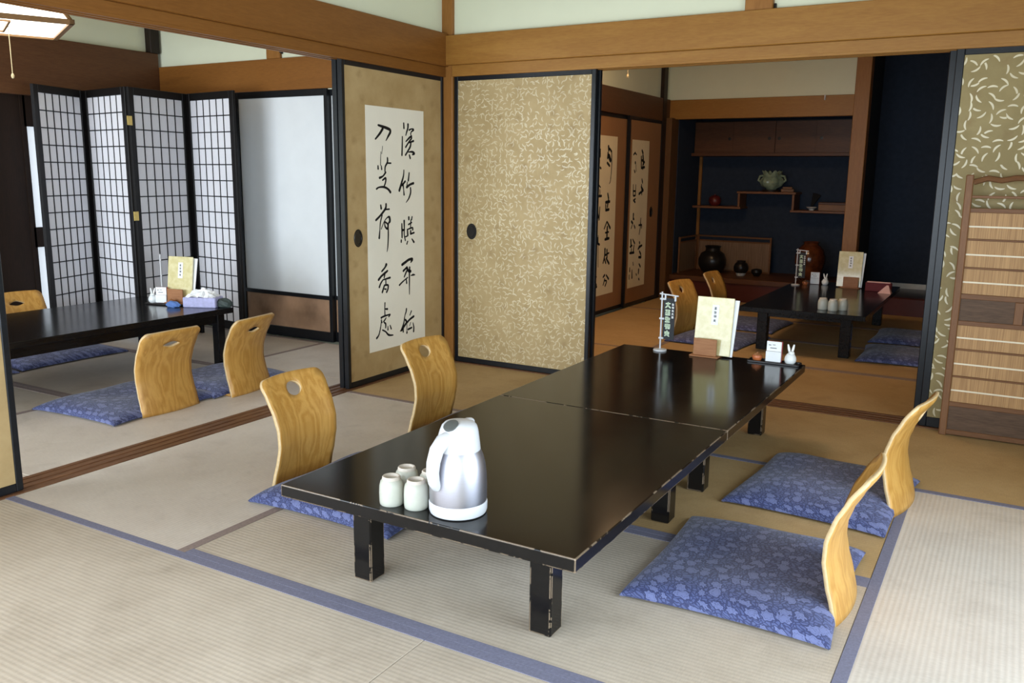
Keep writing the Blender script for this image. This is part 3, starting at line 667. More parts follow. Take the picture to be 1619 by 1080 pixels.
fusuma('door_10', 'Y', 0.010, 2.785, 3.725, FH, 'gold_r', 'sliding door stacked behind the large-flecked door, only its black edge showing', fr=0.03, towards=-1)
fusuma('door_11', 'X', 0.030, -3.76, -2.805, FH, 'gold_a', 'sliding door at the near end of the left wall, mostly a black edge', (-2.93, 0.83))
# back room, left wall
dC = fusuma('door_12', 'X', 0.080, 1.90, 2.755, 1.70, 'copper_panel', 'brown door with a tall yellowed calligraphy strip, nearest in the back room')
pc = MB().box(0.0745, 0.0757, 2.05, 2.52, 0.165, 1.512).build('calligraphy_sheet', M['scroll_old'], dC)
ribbons(STROKES_C, lambda u, v, h: Vector((0.0757+h, 2.05+u, 0.165+v))).build('brush_writing', M['ink'], pc)
dD = fusuma('door_13', 'X', 0.112, 2.70, 3.50, 1.70, 'copper_panel', 'brown door with a calligraphy strip, farthest from the opening', (3.29, 0.85))
pd = MB().box(0.1065, 0.1077, 2.775, 3.185, 0.17, 1.50).build('calligraphy_sheet', M['scroll_old'], dD)
ribbons(STROKES_D, lambda u, v, h: Vector((0.1077+h, 2.775+(u)*0.92, 0.17+v))).build('brush_writing', M['ink'], pd)
fusuma('door_14', 'X', 0.080, 0.15, 1.02, 1.70, 'copper_panel', 'plain brown sliding door of the back room hidden behind the flecked door')
fusuma('door_15', 'X', 0.112, 1.0, 1.92, 1.70, 'copper_panel', 'second plain brown door of the back room hidden behind the flecked door')

# ------------------------------------------------------------------ floor chairs
def chair_profile(z):
    # forward (+) offset of the backrest at height z: lumbar bulge, swept top, tucked foot
    k = [(0.0, 0.0), (0.05, 0.012), (0.11, 0.030), (0.17, 0.042), (0.23, 0.040), (0.29, 0.022), (0.35, -0.008), (0.41, -0.045)]
    for (a, u), (b, v) in zip(k, k[1:]):
        if z <= b:
            t = (z-a)/(b-a); t = t*t*(3-2*t)*0.35+t*0.65
            return u+(v-u)*t
    return k[-1][1]
def backrest_mesh(hole, hw, H=0.415):
    rnd = 0.034; out = []
    def halfw(z): return hw*(0.945+0.055*abs(z-0.15)/0.26)
    for k in range(21): out.append((-halfw(H*0.0+(H-rnd)*k/20), (H-rnd)*k/20))
    for k in range(1, 9):
        a = pi-k*pi/2/8; out.append((-halfw(H)+rnd+rnd*cos(a), H-rnd+rnd*sin(a)))
    for k in range(1, 10): out.append((-halfw(H)+rnd+(2*halfw(H)-2*rnd)*k/10, H+0.004*sin(pi*k/10)))
    for k in range(0, 9):
        a = pi/2-k*pi/2/8; out.append((halfw(H)-rnd+rnd*cos(a), H-rnd+rnd*sin(a)))
    for k in range(1, 21): z = (H-rnd)*(1-k/20); out.append((halfw(z), z))
    for k in range(1, 10): out.append((halfw(0)*(1-2*k/10), 0.0))
    cx, cz, a_, b_, kind = hole
    hp = []
    for k in range(28):
        t = 2*pi*k/28
        x, z = cos(t), sin(t)
        if kind == 'slot':
            z = (1-abs(x)**1.6)*(1 if z >= 0 else -0.75)
        hp.append((cx+a_*x, cz+b_*z))
    pts = out+hp; n0 = len(out); n1 = len(hp)
    edges = [(i, (i+1) % n0) for i in range(n0)]+[(n0+i, n0+(i+1) % n1) for i in range(n1)]
    def inside(p, poly):
        c = False
        for i in range(len(poly)):
            x0, y0 = poly[i]; x1, y1 = poly[i-1]
            if (y0 > p[1]) != (y1 > p[1]) and p[0] < (x1-x0)*(p[1]-y0)/(y1-y0)+x0: c = not c
        return c
    for i in range(-8, 9):
        for j in range(1, 24):
            p = (i*0.0232, j*0.0174)
            if abs(p[0]) < halfw(p[1])-0.014 and p[1] < H-0.012 and not (abs(p[0]) > halfw(H)-rnd-0.004 and p[1] > H-rnd-0.004) and not inside((cx+(p[0]-cx)*0.86, cz+(p[1]-cz)*0.7), hp): pts.append(p)
    vs, es, fs, *_ = geometry.delaunay_2d_cdt([Vector(p) for p in pts], edges, [], 0, 1e-5)
    bm = bmesh.new()
    bv = [bm.verts.new((chair_profile(v.y)+0.022*(v.x/hw)**2, v.x, v.y)) for v in vs]
    for f in fs:
        c = sum((vs[i] for i in f), Vector((0, 0)))/len(f)
        if inside(c, out) and not inside(c, hp): bm.faces.new([bv[i] for i in f])
    bmesh.ops.delete(bm, geom=[v for v in bm.verts if not v.link_faces], context='VERTS')
    m = MB(); m.bm.free(); m.bm = bm
    return m
def make_chair(label, hole, hw=0.172):
    t = thing('floor_chair', label, 'chair')
    o = backrest_mesh(hole, hw).build('backrest', [M['ply'], M['ply_edge']], t, smooth=True)
    s = o.modifiers.new('thickness', 'SOLIDIFY'); s.thickness = 0.012; s.offset = 0.0; s.material_offset_rim = 1
    # seat: a sheet running forward from the foot of the back
    m = MB(); m.box(0.030, 0.34, -hw+0.02, hw-0.02, 0.001, 0.011, 0.004); m.build('seat', M['ply'], t)
    return t
GC = {'main': 'floor chairs at the main table', 'side': 'floor chairs in the side room', 'back': 'floor chairs in the back room'}
ch = make_chair('honey plywood floor chair with oval hole, left of main table at its near end', (0.0, 0.358, 0.037, 0.026, 'oval'), 0.162)
ch.location = (0.785, -2.155, 0); ch['group'] = GC['main']
dup(ch, (0.790, -1.300, 0), radians(-3), 'honey plywood floor chair with oval hole, in front of the calligraphy door', GC['main'])
dup(ch, (2.842, -2.105, 0), pi, 'honey plywood floor chair seen edge-on behind the nearest blue cushion', GC['main'])
dup(ch, (2.895, -1.21, 0), pi+radians(-8), 'honey plywood floor chair on the right, nearest the reed screen', GC['main'])
ch2 = make_chair('plywood floor chair with slot handle on the threshold side, nearer the camera', (0.0, 0.345, 0.050, 0.017, 'slot'))
ch2.location = (-0.415, -1.775, 0); ch2.rotation_euler[2] = pi; ch2['group'] = GC['side']
dup(ch2, (-0.385, -1.270, 0), pi+radians(9), 'plywood floor chair with slot handle, right of the nearer slot-handle chair', GC['side'])
dup(ch2, (-2.26, -1.45, 0), 0, 'plywood floor chair on the far side of the side-room table, top only showing', GC['side'])
ch3 = make_chair('orange-brown plywood floor chair with round hole behind the small banner', (0.0, 0.345, 0.022, 0.022, 'oval'), 0.165)
ch3.location = (1.00, 1.68, 0); ch3.rotation_euler[2] = radians(-12); ch3['group'] = GC['back']
dup(ch3, (1.02, 2.40, 0), radians(-4), 'plywood floor chair with round hole, farther of the two in the back room', GC['back'])

# ------------------------------------------------------------------ floor cushions
def cushion_mesh(sx, sy, T, seed, dent=0.0):
    rs = random.Random(seed); n = 34; bm = bmesh.new(); top = {}; bot = {}
    ph = [rs.uniform(0, 6.28) for _ in range(6)]
    for i in range(n+1):
        for j in range(n+1):
            s = sin(pi/2*(2*i/n-1)*0.93)/sin(pi/2*0.93); t = sin(pi/2*(2*j/n-1)*0.93)/sin(pi/2*0.93)
            x = sx/2*s*(1-0.055*(1-t*t)); y = sy/2*t*(1-0.055*(1-s*s))
            e = max(0.0, (1-abs(s)**3.4))**0.40*max(0.0, (1-abs(t)**3.4))**0.40
            w = 0.0035*sin(9*x+ph[0]+5*y)+0.003*sin(14*y+ph[1])+0.002*sin(23*x-11*y+ph[2])
            d = dent*math.exp(-((s)**2+(t)**2)*2.2)
            top[i, j] = bm.verts.new((x, y, 0.008+(T-0.008-d)*e+w*e))
            edge = i in (0, n) or j in (0, n)
            bot[i, j] = top[i, j] if edge else bm.verts.new((x, y, 0.0130*min(1.0, e*2.2)))
    for i in range(n):
        for j in range(n):
            bm.faces.new((top[i, j], top[i+1, j], top[i+1, j+1], top[i, j+1]))
            q = (bot[i, j], bot[i, j+1], bot[i+1, j+1], bot[i+1, j])
            if len(set(q)) == 4 and not all(v in top.values() for v in q): bm.faces.new(q)
    m = MB(); m.bm.free(); m.bm = bm
    return m
def cushion(label, cx, cy, sx, sy, rot=0.0, T=0.06, seed=1, group=None, dent=0.008, z=0.0005):
    o = cushion_mesh(sx, sy, T, seed, dent).build('floor_cushion', M['cushion'], None, (cx, cy, z), rot, smooth=True)
    return tag(o, label, 'cushion', group)
GU = {'main': 'blue floral cushions at the main table', 'side': 'blue floral cushions in the side room', 'back': 'blue floral cushions in the back room'}
cushion('blue floral cushion under the near left corner of the main table', 1.145, -2.135, 0.64, 0.64, 0.0, 0.075, 1, GU['main'])
cushion('blue floral cushion in full view right of main table, nearest the camera', 2.543, -2.075, 0.575, 0.665, radians(1), 0.068, 2, GU['main'])
cushion('blue floral cushion right of main table, behind the nearest one', 2.600, -1.225, 0.57, 0.665, radians(-4), 0.066, 3, GU['main'])
cushion('blue floral cushion hidden behind the table at the chair before the calligraphy door', 1.12, -1.285, 0.60, 0.62, 0.0, 0.06, 4, GU['main'])
cushion('blue floral cushion on the pale mat under the nearer slot-handle chair', -0.73, -1.80, 0.60, 0.66, radians(3), 0.058, 5, GU['side'])
cushion('blue floral cushion between the two slot-handle chairs in the side room', -0.71, -1.20, 0.60, 0.60, radians(-3), 0.058, 6, GU['side'])
cushion('dark blue cushion under the side-room table, at the far chair', -2.16, -1.33, 0.60, 0.72, 0.0, 0.06, 7, GU['side'])
cushion('dark blue cushion under the side-room table, cut off by the left door edge', -2.14, -2.03, 0.60, 0.64, 0.0, 0.06, 8, GU['side'])
cushion('blue cushion under the round-hole chair behind the small banner', 1.31, 1.64, 0.56, 0.62, radians(-8), 0.055, 9, GU['back'])
cushion('dark cushion at the far left side of the back-room table', 1.33, 2.40, 0.56, 0.60, radians(-3), 0.055, 10, GU['back'])
cushion('blue cushion right of back-room table, the nearer of two', 2.62, 1.70, 0.66, 0.60, radians(2), 0.055, 11, GU['back'])
cushion('dark blue cushion right of back-room table, the farther of two', 2.60, 2.45, 0.66, 0.60, 0.0, 0.055, 12, GU['back'])

# ------------------------------------------------------------------ low tables
def low_table(label, x0, x1, y0, y1, H, legs, leg=0.066, top=0.036, mat='lacquer', apron=None, group=None):
    """legs: (lx0, lx1, ly0, ly1) = outer faces of the legs"""
    cx, cy = (x0+x1)/2, (y0+y1)/2
    t = thing('low_table', label, 'table', (cx, cy, 0), 0, group)
    X0, X1, Y0, Y1 = x0-cx, x1-cx, y0-cy, y1-cy
    MB().box(X0, X1, Y0, Y1, H-top, H, 0.003, seg=2).build('tabletop', M[mat], t)
    a, b, c, d = legs[0]-cx, legs[1]-cx, legs[2]-cy, legs[3]-cy
    for p in (a, b-leg):
        for q in (c, d-leg): MB().box(p, p+leg, q, q+leg, 0.0, H-top, 0.004).build('leg', M[mat], t)
    ah = apron or 0.035
    m = MB(); i = 0.012
    m.box(a+leg, b-leg, c+i, c+leg-i, H-top-ah, H-top); m.box(a+leg, b-leg, d-leg+i, d-i, H-top-ah, H-top)
    m.box(a+i, a+leg-i, c+leg, d-leg, H-top-ah, H-top); m.box(b-leg+i, b-i, c+leg, d-leg, H-top-ah, H-top)
    m.build('apron', M[mat], t)
    return t
TH = 0.31
low_table('nearer of two abutting worn black low tables, with the steel jug and cups', 1.402, 2.332, -2.855, -1.647, TH, (1.540, 2.198, -2.712, -1.768), group='two black low tables end to end')
low_table('farther of two abutting black low tables, with the menu and banner', 1.402, 2.332, -1.643, -0.372, TH, (1.540, 2.205, -1.474, -0.548), group='two black low tables end to end')
low_table('long glossy black low table in the side room by the folding screen', -1.87, -1.0, -2.75, -0.84, 0.357, (-1.80, -1.03, -2.68, -0.885), 0.055, 0.034, 'lacquer_plain', 0.055)
low_table('glossy black low table in the dim back room', 1.53, 2.35, 1.35, 3.20, TH, (1.63, 2.25, 1.47, 3.08), 0.07, 0.034, 'lacquer_plain', 0.04)
# ------------------------------------------------------------------ folding screen
def folding_screen():
    z1 = 1.715
    P = [(-2.377, -1.162), (-2.545, -0.684), (-1.972, -0.771), (-2.060, -0.224), (-1.502, -0.292)]
    root = thing('folding_screen', 'black four-fold lattice screen with white paper in the corner of the side room', 'folding screen', (-2.05, -0.60, 0))
    R0 = Vector((-2.05, -0.60, 0))
    for k in range(4):
        a, b = Vector((*P[k], 0)), Vector((*P[k+1], 0))
        d = (b-a); Ln = d.length; ang = math.atan2(d.y, d.x)
        e = empty = None
        q = place(a-R0, ang)
        g, f, t = 0.006, 0.045, 0.022
        x0, x1 = g, Ln-g
        m = MB(); bx = lambda *a_, **k_: m.box(*a_, mat=q, **k_)
        bx(x0, x0+f, -t/2, t/2, 0.0, z1, bev=0.002); bx(x1-f, x1, -t/2, t/2, 0.0, z1, bev=0.002)
        bx(x0+f, x1-f, -t/2, t/2, z1-0.05, z1, bev=0.002); bx(x0+f, x1-f, -t/2, t/2, 0.07, 0.13, bev=0.002)
        pn = m.build('screen_panel', M['screen_frame'], root)
        m = MB(); m.box(x0+f-0.003, x1-f+0.003, -0.002, 0.002, 0.125, z1-0.045, mat=q); m.build('paper', M['screen_paper'], pn)
        m = MB(); s = 0.007
        for i in range(1, 6):
            x = x0+f+(x1-x0-2*f)*i/6; m.box(x-s/2, x+s/2, -0.0055, 0.0055, 0.13, z1-0.05, mat=q)
        for j in range(1, 14):
            z = 0.13+(z1-0.18)*j/14; m.box(x0+f, x1-f, -0.005, 0.005, z-s/2, z+s/2, mat=q)
        m.build('lattice', M['screen_frame'], pn)
        if k:
            side = 1 if k == 2 else 0
            for z in (1.50, 0.88, 0.25):
                m = MB(); m.box(-0.022 if k == 2 else -0.004, 0.022 if k == 2 else 0.010, -t/2-0.0035, -t/2-0.0005, z-0.03, z+0.03, 0.001, mat=q)
                m.build('hinge', M['brass'], pn)
folding_screen()

# ------------------------------------------------------------------ reed screen at the right wall
def reed_screen():
    x0, x1, y = 2.912, 3.74, -0.115
    r = thing('reed_screen', 'brown wooden reed screen with two plank bands standing before the flecked right-hand door', 'screen', (x0, y, 0))
    O = Vector((x0, y, 0))
    q = Matrix.Translation(-O)
    for a in (x0, x1-0.032):
        MB().box(a, a+0.032, y-0.016, y+0.016, 0.0, 1.205, 0.004, mat=q).build('post', M['rail_wood_z'], r)
    m = MB()
    n = 14
    pts = [(x0+0.032+(x1-x0-0.064)*k/n, y, 1.172+0.020*sin(pi*min(1, max(0, (k-0.3)/2)) if k < 2.3 else pi/2+0)*1.0) for k in range(n+1)]
    m.tube(pts, 0.013, 8, q); m.build('crest_rail', M['rail_wood'], r)
    for z, h in ((1.108, 0.012), (1.048, 0.020), (0.918, 0.009), (0.790, 0.009), (0.660, 0.024), (0.537, 0.022), (0.413, 0.009), (0.285, 0.009), (0.153, 0.022), (0.018, 0.024)):
        MB().box(x0+0.03, x1-0.03, y-0.010, y+0.010, z-h/2, z+h/2, 0.002, mat=q).build('rail', M['rail_wood'], r)
    for a, b in ((0.922, 1.038), (0.794, 0.914), (0.672, 0.786), (0.417, 0.526), (0.289, 0.409), (0.164, 0.281)):
        p = MB().box(x0+0.032, x1-0.032, y-0.003, y+0.003, a, b, mat=q).build('reed_panel', M['bamboo'], r)
        zz = (a+b)/2-0.004
        MB().box(x0+0.032, x1-0.032, y-0.0055, y-0.003, zz-0.0035, zz+0.0035, mat=q).build('binding_string', M['string'], p)
    MB().box(x0+0.032, x1-0.032, y-0.005, y+0.005, 0.548, 0.648, mat=q).build('plank', M['screen_board'], r)
    MB().box(x0+0.032, x1-0.032, y-0.005, y+0.005, 0.030, 0.142, mat=q).build('plank', M['screen_board'], r)
    MB().box(x0+0.25, x0+0.285, y-0.012, y+0.012, 0.548, 0.648, 0.002, mat=q).build('divider', M['rail_wood_z'], r)
reed_screen()

# ------------------------------------------------------------------ things on the main table
def jug(loc, rz):
    t = thing('vacuum_jug', 'brushed steel vacuum jug with white lid and handle on the near table', 'jug', loc, rz)
    MB().lathe([(0.0, 0.0), (0.066, 0.0), (0.074, 0.003), (0.0765, 0.010), (0.0770, 0.030), (0.0755, 0.034), (0.0, 0.034)], 56, cap0=False, cap1=False).build('base_ring', M['white_plastic'], t, smooth=True)
    MB().lathe([(0.0, 0.030), (0.0745, 0.031), (0.0757, 0.045), (0.0757, 0.075), (0.0745, 0.105), (0.0715, 0.130), (0.0665, 0.152), (0.0600, 0.168), (0.0565, 0.175), (0.0, 0.175)], 64, cap0=False, cap1=False).build('body', M['steel'], t, smooth=True)
    # collar and lid: lathe then lean the top towards the spout
    m = MB().lathe([(0.0, 0.168), (0.0575, 0.168), (0.0585, 0.172), (0.0565, 0.190), (0.0530, 0.208), (0.0500, 0.222), (0.0460, 0.233), (0.0380, 0.241), (0.020, 0.246), (0.0, 0.247)], 48, cap0=False, cap1=False)
    for v in m.bm.verts:
        k = max(0.0, (v.co.z-0.19)/0.06)
        v.co.x += -0.006*k
        if v.co.x > 0.02 and v.co.z > 0.20: v.co.z -= 0.25*(v.co.x-0.02)*min(1, (v.co.z-0.20)/0.03)
    lid = m.build('lid', M['white_plastic'], t, smooth=True)
    # pouring lip opposite the handle
    MB().tube([(-0.030, 0, 0.226), (-0.046, 0, 0.232), (-0.055, 0, 0.236)], [0.020, 0.015, 0.008], 16, flat=1.0).build('pouring_lip', M['white_plastic'], lid, smooth=True)
    # press lever in the top on the handle side
    m = MB(); q = Matrix.Translation((0.027, 0, 0.2385)) @ Matrix.Rotation(radians(30), 4, 'Y') @ Matrix.Diagonal((1.15, 1.2, 1, 1))
    m.lathe([(0, -0.006), (0.017, -0.006), (0.0175, 0.002), (0.013, 0.004), (0.0, 0.003)], 24, q); m.build('press_lever', M['grey_plastic'], lid, smooth=True)
    h = MB().tube([(0.036, 0, 0.204), (0.060, 0, 0.202), (0.080, 0, 0.185), (0.092, 0, 0.156), (0.095, 0, 0.128), (0.090, 0, 0.104), (0.081, 0, 0.088), (0.075, 0, 0.081)], [0.019, 0.0185, 0.0175, 0.0165, 0.0155, 0.014, 0.011, 0.007], 16, flat=1.15)
    h.build('handle', M['white_plastic'], t, smooth=True)
jug((1.938, -2.752, TH), radians(-99))

def cup(label, loc, group):
    t = thing('tea_cup', label, 'cup', loc, 0, group)
    MB().lathe([(0.0, 0.004), (0.027, 0.0015), (0.0295, 0.0), (0.0315, 0.002), (0.0325, 0.010), (0.0330, 0.032), (0.0322, 0.052), (0.0295, 0.064), (0.0250, 0.070), (0.0, 0.071)], 36, cap0=False, cap1=False).build('cup_body', M['glaze'], t, smooth=True)
    MB().lathe([(0.0, 0.0705), (0.018, 0.0705), (0.0195, 0.078), (0.0225, 0.0785), (0.0245, 0.076), (0.0250, 0.069)], 32, cap0=False, cap1=False).build('foot_ring', M['glaze_rim'], t, smooth=True)
    return t
GCUP = 'upturned cups by the jug'; GCB = 'upturned cups in the back room'
c0 = cup('upturned pale cup at the outer left of the four by the jug', (1.758, -2.803, TH), GCUP)
dup(c0, (1.830, -2.790, TH), 0.6, 'upturned pale cup at the table edge, touching the jug side of the nearest pair', GCUP)
dup(c0, (1.748, -2.722, TH), 1.1, 'upturned pale cup in the second row, behind the outer left cup', GCUP)
dup(c0, (1.822, -2.712, TH), 1.9, 'upturned pale cup half hidden behind the steel jug handle', GCUP)
dup(c0, (2.050, 1.525, TH), 0.3, 'leftmost of three upturned cups on the back-room table', GCB)
dup(c0, (2.120, 1.500, TH), 0.9, 'middle of three upturned cups on the back-room table, nearest its edge', GCB)
dup(c0, (2.172, 1.560, TH), 1.4, 'rightmost of three upturned cups on the back-room table', GCB)

# pseudo-brush strokes of the small banner, one glyph = a few strokes in a 1 x 1 cell
GLY = [[(.1,.8,.9,.85), (.5,1,.45,.5), (.45,.5,.05,.05), (.5,.5,.95,.05), (.3,.35,.7,.35)],
       [(.1,.9,.9,.9), (.2,.62,.85,.62), (.5,.95,.5,.1), (.1,.35,.9,.35), (.1,.05,.9,.05), (.2,.62,.2,.35)],
       [(.2,.95,.1,.5), (.15,.75,.9,.75), (.5,.95,.5,.05), (.2,.4,.85,.4), (.1,.05,.9,.05), (.85,.7,.8,.4)],
       [(.1,.85,.5,.95), (.3,.9,.3,.05), (.05,.55,.55,.55), (.65,.95,.65,.1), (.65,.9,.95,.8), (.65,.5,.95,.5), (.95,.9,.9,.1)],
       [(.5,1,.5,.6), (.1,.75,.9,.75), (.1,.5,.9,.5), (.45,.5,.1,.05), (.5,.35,.9,.0), (.2,.25,.8,.25)]]
def glyph_strokes(x, z, s, idx, w):
    return [[(x+a*s, z+b*s, w*0.72), (x+(a+c)/2*s, z+(b+d)/2*s, w*0.8), (x+c*s, z+d*s, w*0.6)] for a, b, c, d in GLY[idx % 5]]
def banner_stand(label, loc, rz, group=None):
    t = thing('banner_stand', label, 'banner', loc, rz, group)
    MB().lathe([(0, 0), (0.033, 0), (0.0345, 0.003), (0.033, 0.008), (0.012, 0.011), (0, 0.012)], 36, cap0=False, cap1=False).build('base', M['white_plastic'], t, smooth=True)
    MB().tube([(0, 0, 0.005), (0, 0, 0.302)], 0.0042, 12).build('pole', M['white_plastic'], t, smooth=True)
    MB().tube([(-0.012, 0, 0.292), (0.086, 0, 0.285)], 0.0038, 10).build('crossbar', M['white_plastic'], t, smooth=True)
    for z in (0.266, 0.166, 0.066):
        MB().box(-0.010, 0.016, -0.0055, 0.0055, z-0.005, z+0.005, 0.002).build('clip', M['white_plastic'], t)
    MB().box(0.014, 0.022, -0.004, 0.004, 0.262, 0.292, 0.001).build('clip', M['white_plastic'], t)
    MB().box(0.066, 0.075, -0.004, 0.004, 0.258, 0.289, 0.001).build('clip', M['white_plastic'], t)
    b = MB().box(0.010, 0.070, -0.0012, 0.0012, 0.062, 0.272).build('banner_cloth', M['banner'], t)
    st = []
    for k in range(5): st += glyph_strokes(20, 222-k*36, 27, k, 5.2)
    ribbons(st, lambda u, v, h: Vector((u/1, -0.0013-h, v/1))).build('large_lettering', M['green_text'], b)
    st = []
    for k in range(5): st += glyph_strokes(54, 236-k*16, 10, k+2, 2.2)
    ribbons(st, lambda u, v, h: Vector((u/1, -0.0013-h, v/1))).build('small_lettering', M['white_text'], b)
    return t
bs = banner_stand('small black banner on a white stand at the far end of the main table', (1.624, -0.430, TH), 0.0, 'small table banners')
dup(bs, (1.592, 2.800, TH), 0.0, 'small black banner on a white stand on the back-room table', 'small table banners')
dup(bs, (-1.520, -0.945, 0.357), radians(142), 'thin white banner stand seen edge-on on the side-room table', 'small table banners')

def menu(label, loc, rz, group, tilt=-8):
    t = thing('menu_folder', label, 'menu', loc, rz, group)
    q = Matrix.Translation((0, 0, 0.0)) @ Matrix.Rotation(radians(tilt), 4, 'X')
    MB().box(-0.092, 0.092, -0.004, 0.004, 0.0, 0.285, 0.0015, mat=q).build('front_cover', M['menu'], t)
    q2 = Matrix.Translation((0.008, 0.010, 0.0)) @ Matrix.Rotation(radians(tilt-1.5), 4, 'X') @ Matrix.Rotation(radians(2.0), 4, 'Y')
    MB().box(-0.092, 0.094, -0.003, 0.003, 0.0, 0.279, 0.001, mat=q2).build('pages', M['white_card'], t)
    s = MB().box(-0.014, 0.020, -0.0052, -0.0035, 0.150, 0.248, mat=q).build('title_slip', M['white_card'], t)
    st = []
    for k in range(4): st += glyph_strokes(-4, 224-k*20, 13, k+1, 1.8)
    ribbons(st, lambda u, v, h: q @ Vector((u, -0.0052-h, v)), 0.0003).build('title_writing', M['grey_plastic'], s)
    return t
def menu_stand(label, loc, rz, group):
    t = thing('menu_stand', label, 'stand', loc, rz, group)
    MB().box(-0.075, 0.070, -0.040, 0.045, 0.0, 0.008, 0.002).build('base', M['menu_wood'], t)
    MB().box(-0.058, 0.058, -0.030, -0.022, 0.008, 0.092, 0.002).build('front_plate', M['menu_wood'], t)
    MB().box(-0.058, 0.058, 0.030, 0.038, 0.008, 0.092, 0.002).build('back_plate', M['menu_wood'], t)
    return t
mn = menu('yellow menu folder in a wooden stand at the far end of the main table', (1.892, -0.435, TH+0.0085), 0.0, 'yellow menu folders')
ms = menu_stand('wooden stand holding the menu on the main table', (1.868, -0.437, TH), 0.0, 'wooden menu stands')
dup(mn, (1.995, 2.865, TH+0.0085), radians(2), 'yellow menu folder on the back-room table', 'yellow menu folders')
dup(ms, (2.015, 2.863, TH), radians(2), 'wooden stand holding the menu on the back-room table', 'wooden menu stands')
dup(mn, (-1.375, -0.935, 0.3655), radians(12), 'yellow menu folder on the side-room table, before the folding screen', 'yellow menu folders')
dup(ms, (-1.385, -0.935, 0.357), radians(12), 'wooden stand holding the menu on the side-room table', 'wooden menu stands')

def tray(label, loc, sx, sy, rz=0):
    m = MB(); m.box(-sx/2, sx/2, -sy/2, sy/2, 0.0, 0.004, 0.001)
    for a in (-1, 1):
        m.box(a*sx/2-0.004, a*sx/2+0.004, -sy/2, sy/2, 0.0, 0.010, 0.002); m.box(-sx/2, sx/2, a*sy/2-0.004, a*sy/2+0.004, 0.0, 0.010, 0.002)
    return tag(m.build('serving_tray', M['tray'], None, loc, rz), label, 'tray', 'thin black trays')
def card_holder(label, loc, rz, group):
    t = thing('card_holder', label, 'card holder', loc, rz, group)
    MB().box(-0.036, 0.036, 0.004, 0.014, 0.0, 0.100, 0.001).build('back_board', M['red_edge'], t)
    MB().box(-0.037, 0.034, -0.012, 0.003, 0.003, 0.052, 0.001).build('front_pocket', M['white_card'], t)
    c = MB().box(-0.036, 0.033, -0.004, 0.003, 0.053, 0.100, 0.001).build('card', M['white_card'], t)
    st = [[(-26, 82, 2), (-16, 82, 2)], [(-8, 84, 1.5), (4, 84, 1.5)], [(-18, 68, 2), (10, 68, 2)]]
    ribbons(st, lambda u, v, h: Vector((u/1, -0.004-h, v/1)), 0.0002).build('printing', M['grey_plastic'], c)
    return t
def rabbit(label, loc, rz, group):
    t = thing('rabbit_figurine', label, 'figurine', loc, rz, group)
    MB().lathe([(0, 0), (0.018, 0), (0.025, 0.008), (0.028, 0.020), (0.026, 0.032), (0.019, 0.044), (0.015, 0.049), (0.0, 0.052)], 28, cap0=False, cap1=False).build('body', M['porcelain'], t, smooth=True)
    MB().lathe([(0, -0.014), (0.010, -0.011), (0.0155, 0.0), (0.012, 0.010), (0, 0.014)], 22, Matrix.Translation((0.002, -0.008, 0.050)), False, False).build('head', M['porcelain'], t, smooth=True)
    for a in (-1, 1):
        MB().tube([(a*0.006, 0.0, 0.056), (a*0.010, 0.003, 0.074), (a*0.014, 0.005, 0.092)], [0.0055, 0.0062, 0.0035], 10).build('ear', M['porcelain'], t, smooth=True)
    MB().lathe([(0, -0.008), (0.007, 0), (0, 0.008)], 12, Matrix.Translation((0.0, 0.027, 0.014)), False, False).build('tail', M['porcelain'], t, smooth=True)
    return t
def dish(label, loc, group=None):
    t = thing('condiment_pot', label, 'pot', loc, 0, group)
    MB().lathe([(0, 0), (0.017, 0), (0.023, 0.010), (0.024, 0.020), (0.021, 0.026), (0.0, 0.026)], 26, cap0=False, cap1=False).build('pot_body', M['orange'], t, smooth=True)
    MB().lathe([(0.0, 0.026), (0.020, 0.027), (0.012, 0.033), (0.004, 0.035), (0.004, 0.040), (0, 0.041)], 26, cap0=False, cap1=False).build('lid', M['menu_wood'], t, smooth=True)
    return t
tray('thin black tray at the far right corner of the main table', (2.195, -0.412, TH), 0.235, 0.07)
card_holder('white card holder with red edge on the main table tray', (2.192, -0.415, TH+0.005), 0.0, 'white card holders')
rabbit('small white rabbit figurine at the far right corner of the main table', (2.268, -0.410, TH+0.005), 0.3, 'white rabbit figurines')
dish('small orange pot left of the card holder on the main table', (2.112, -0.412, TH+0.005), 'small orange pots')

# ---- back-room table
card_holder('white card holder on the back-room table behind the cups', (1.715, 2.96, TH), radians(10), 'white card holders')
rabbit('white rabbit figurine on the back-room table, right of the card holder', (1.795, 2.97, TH), 0.4, 'white rabbit figurines')
dish('small orange pot right of the banner on the back-room table', (1.655, 2.87, TH), 'small orange pots')
t = thing('card_box', 'maroon card box on the right edge of the back-room table', 'box', (2.235, 2.78, TH), 0)
MB().box(-0.095, 0.095, -0.035, 0.035, 0, 0.068, 0.003).build('box_body', M['maroon'], t)
MB().box(-0.085, 0.085, -0.020, 0.000, 0.066, 0.076, 0.001).build('cards', M['pink'], t)
m = MB(); bm_ = m.bm
vs_ = [bm_.verts.new(p) for p in ((-0.05, -0.02, 0), (0.045, -0.03, 0), (0.05, 0.03, 0), (-0.045, 0.03, 0), (0.008, 0.002, 0.062), (0.022, 0.004, 0.062))]
for f in ((0, 1, 5, 4), (1, 2, 5), (2, 3, 4, 5), (3, 0, 4), (0, 3, 2, 1)): bm_.faces.new([vs_[i] for i in f])
tag(m.build('table_tent_card', M['pink'], None, (2.296, 2.68, TH)), 'pink tent card in front of the maroon box in the back room', 'card')

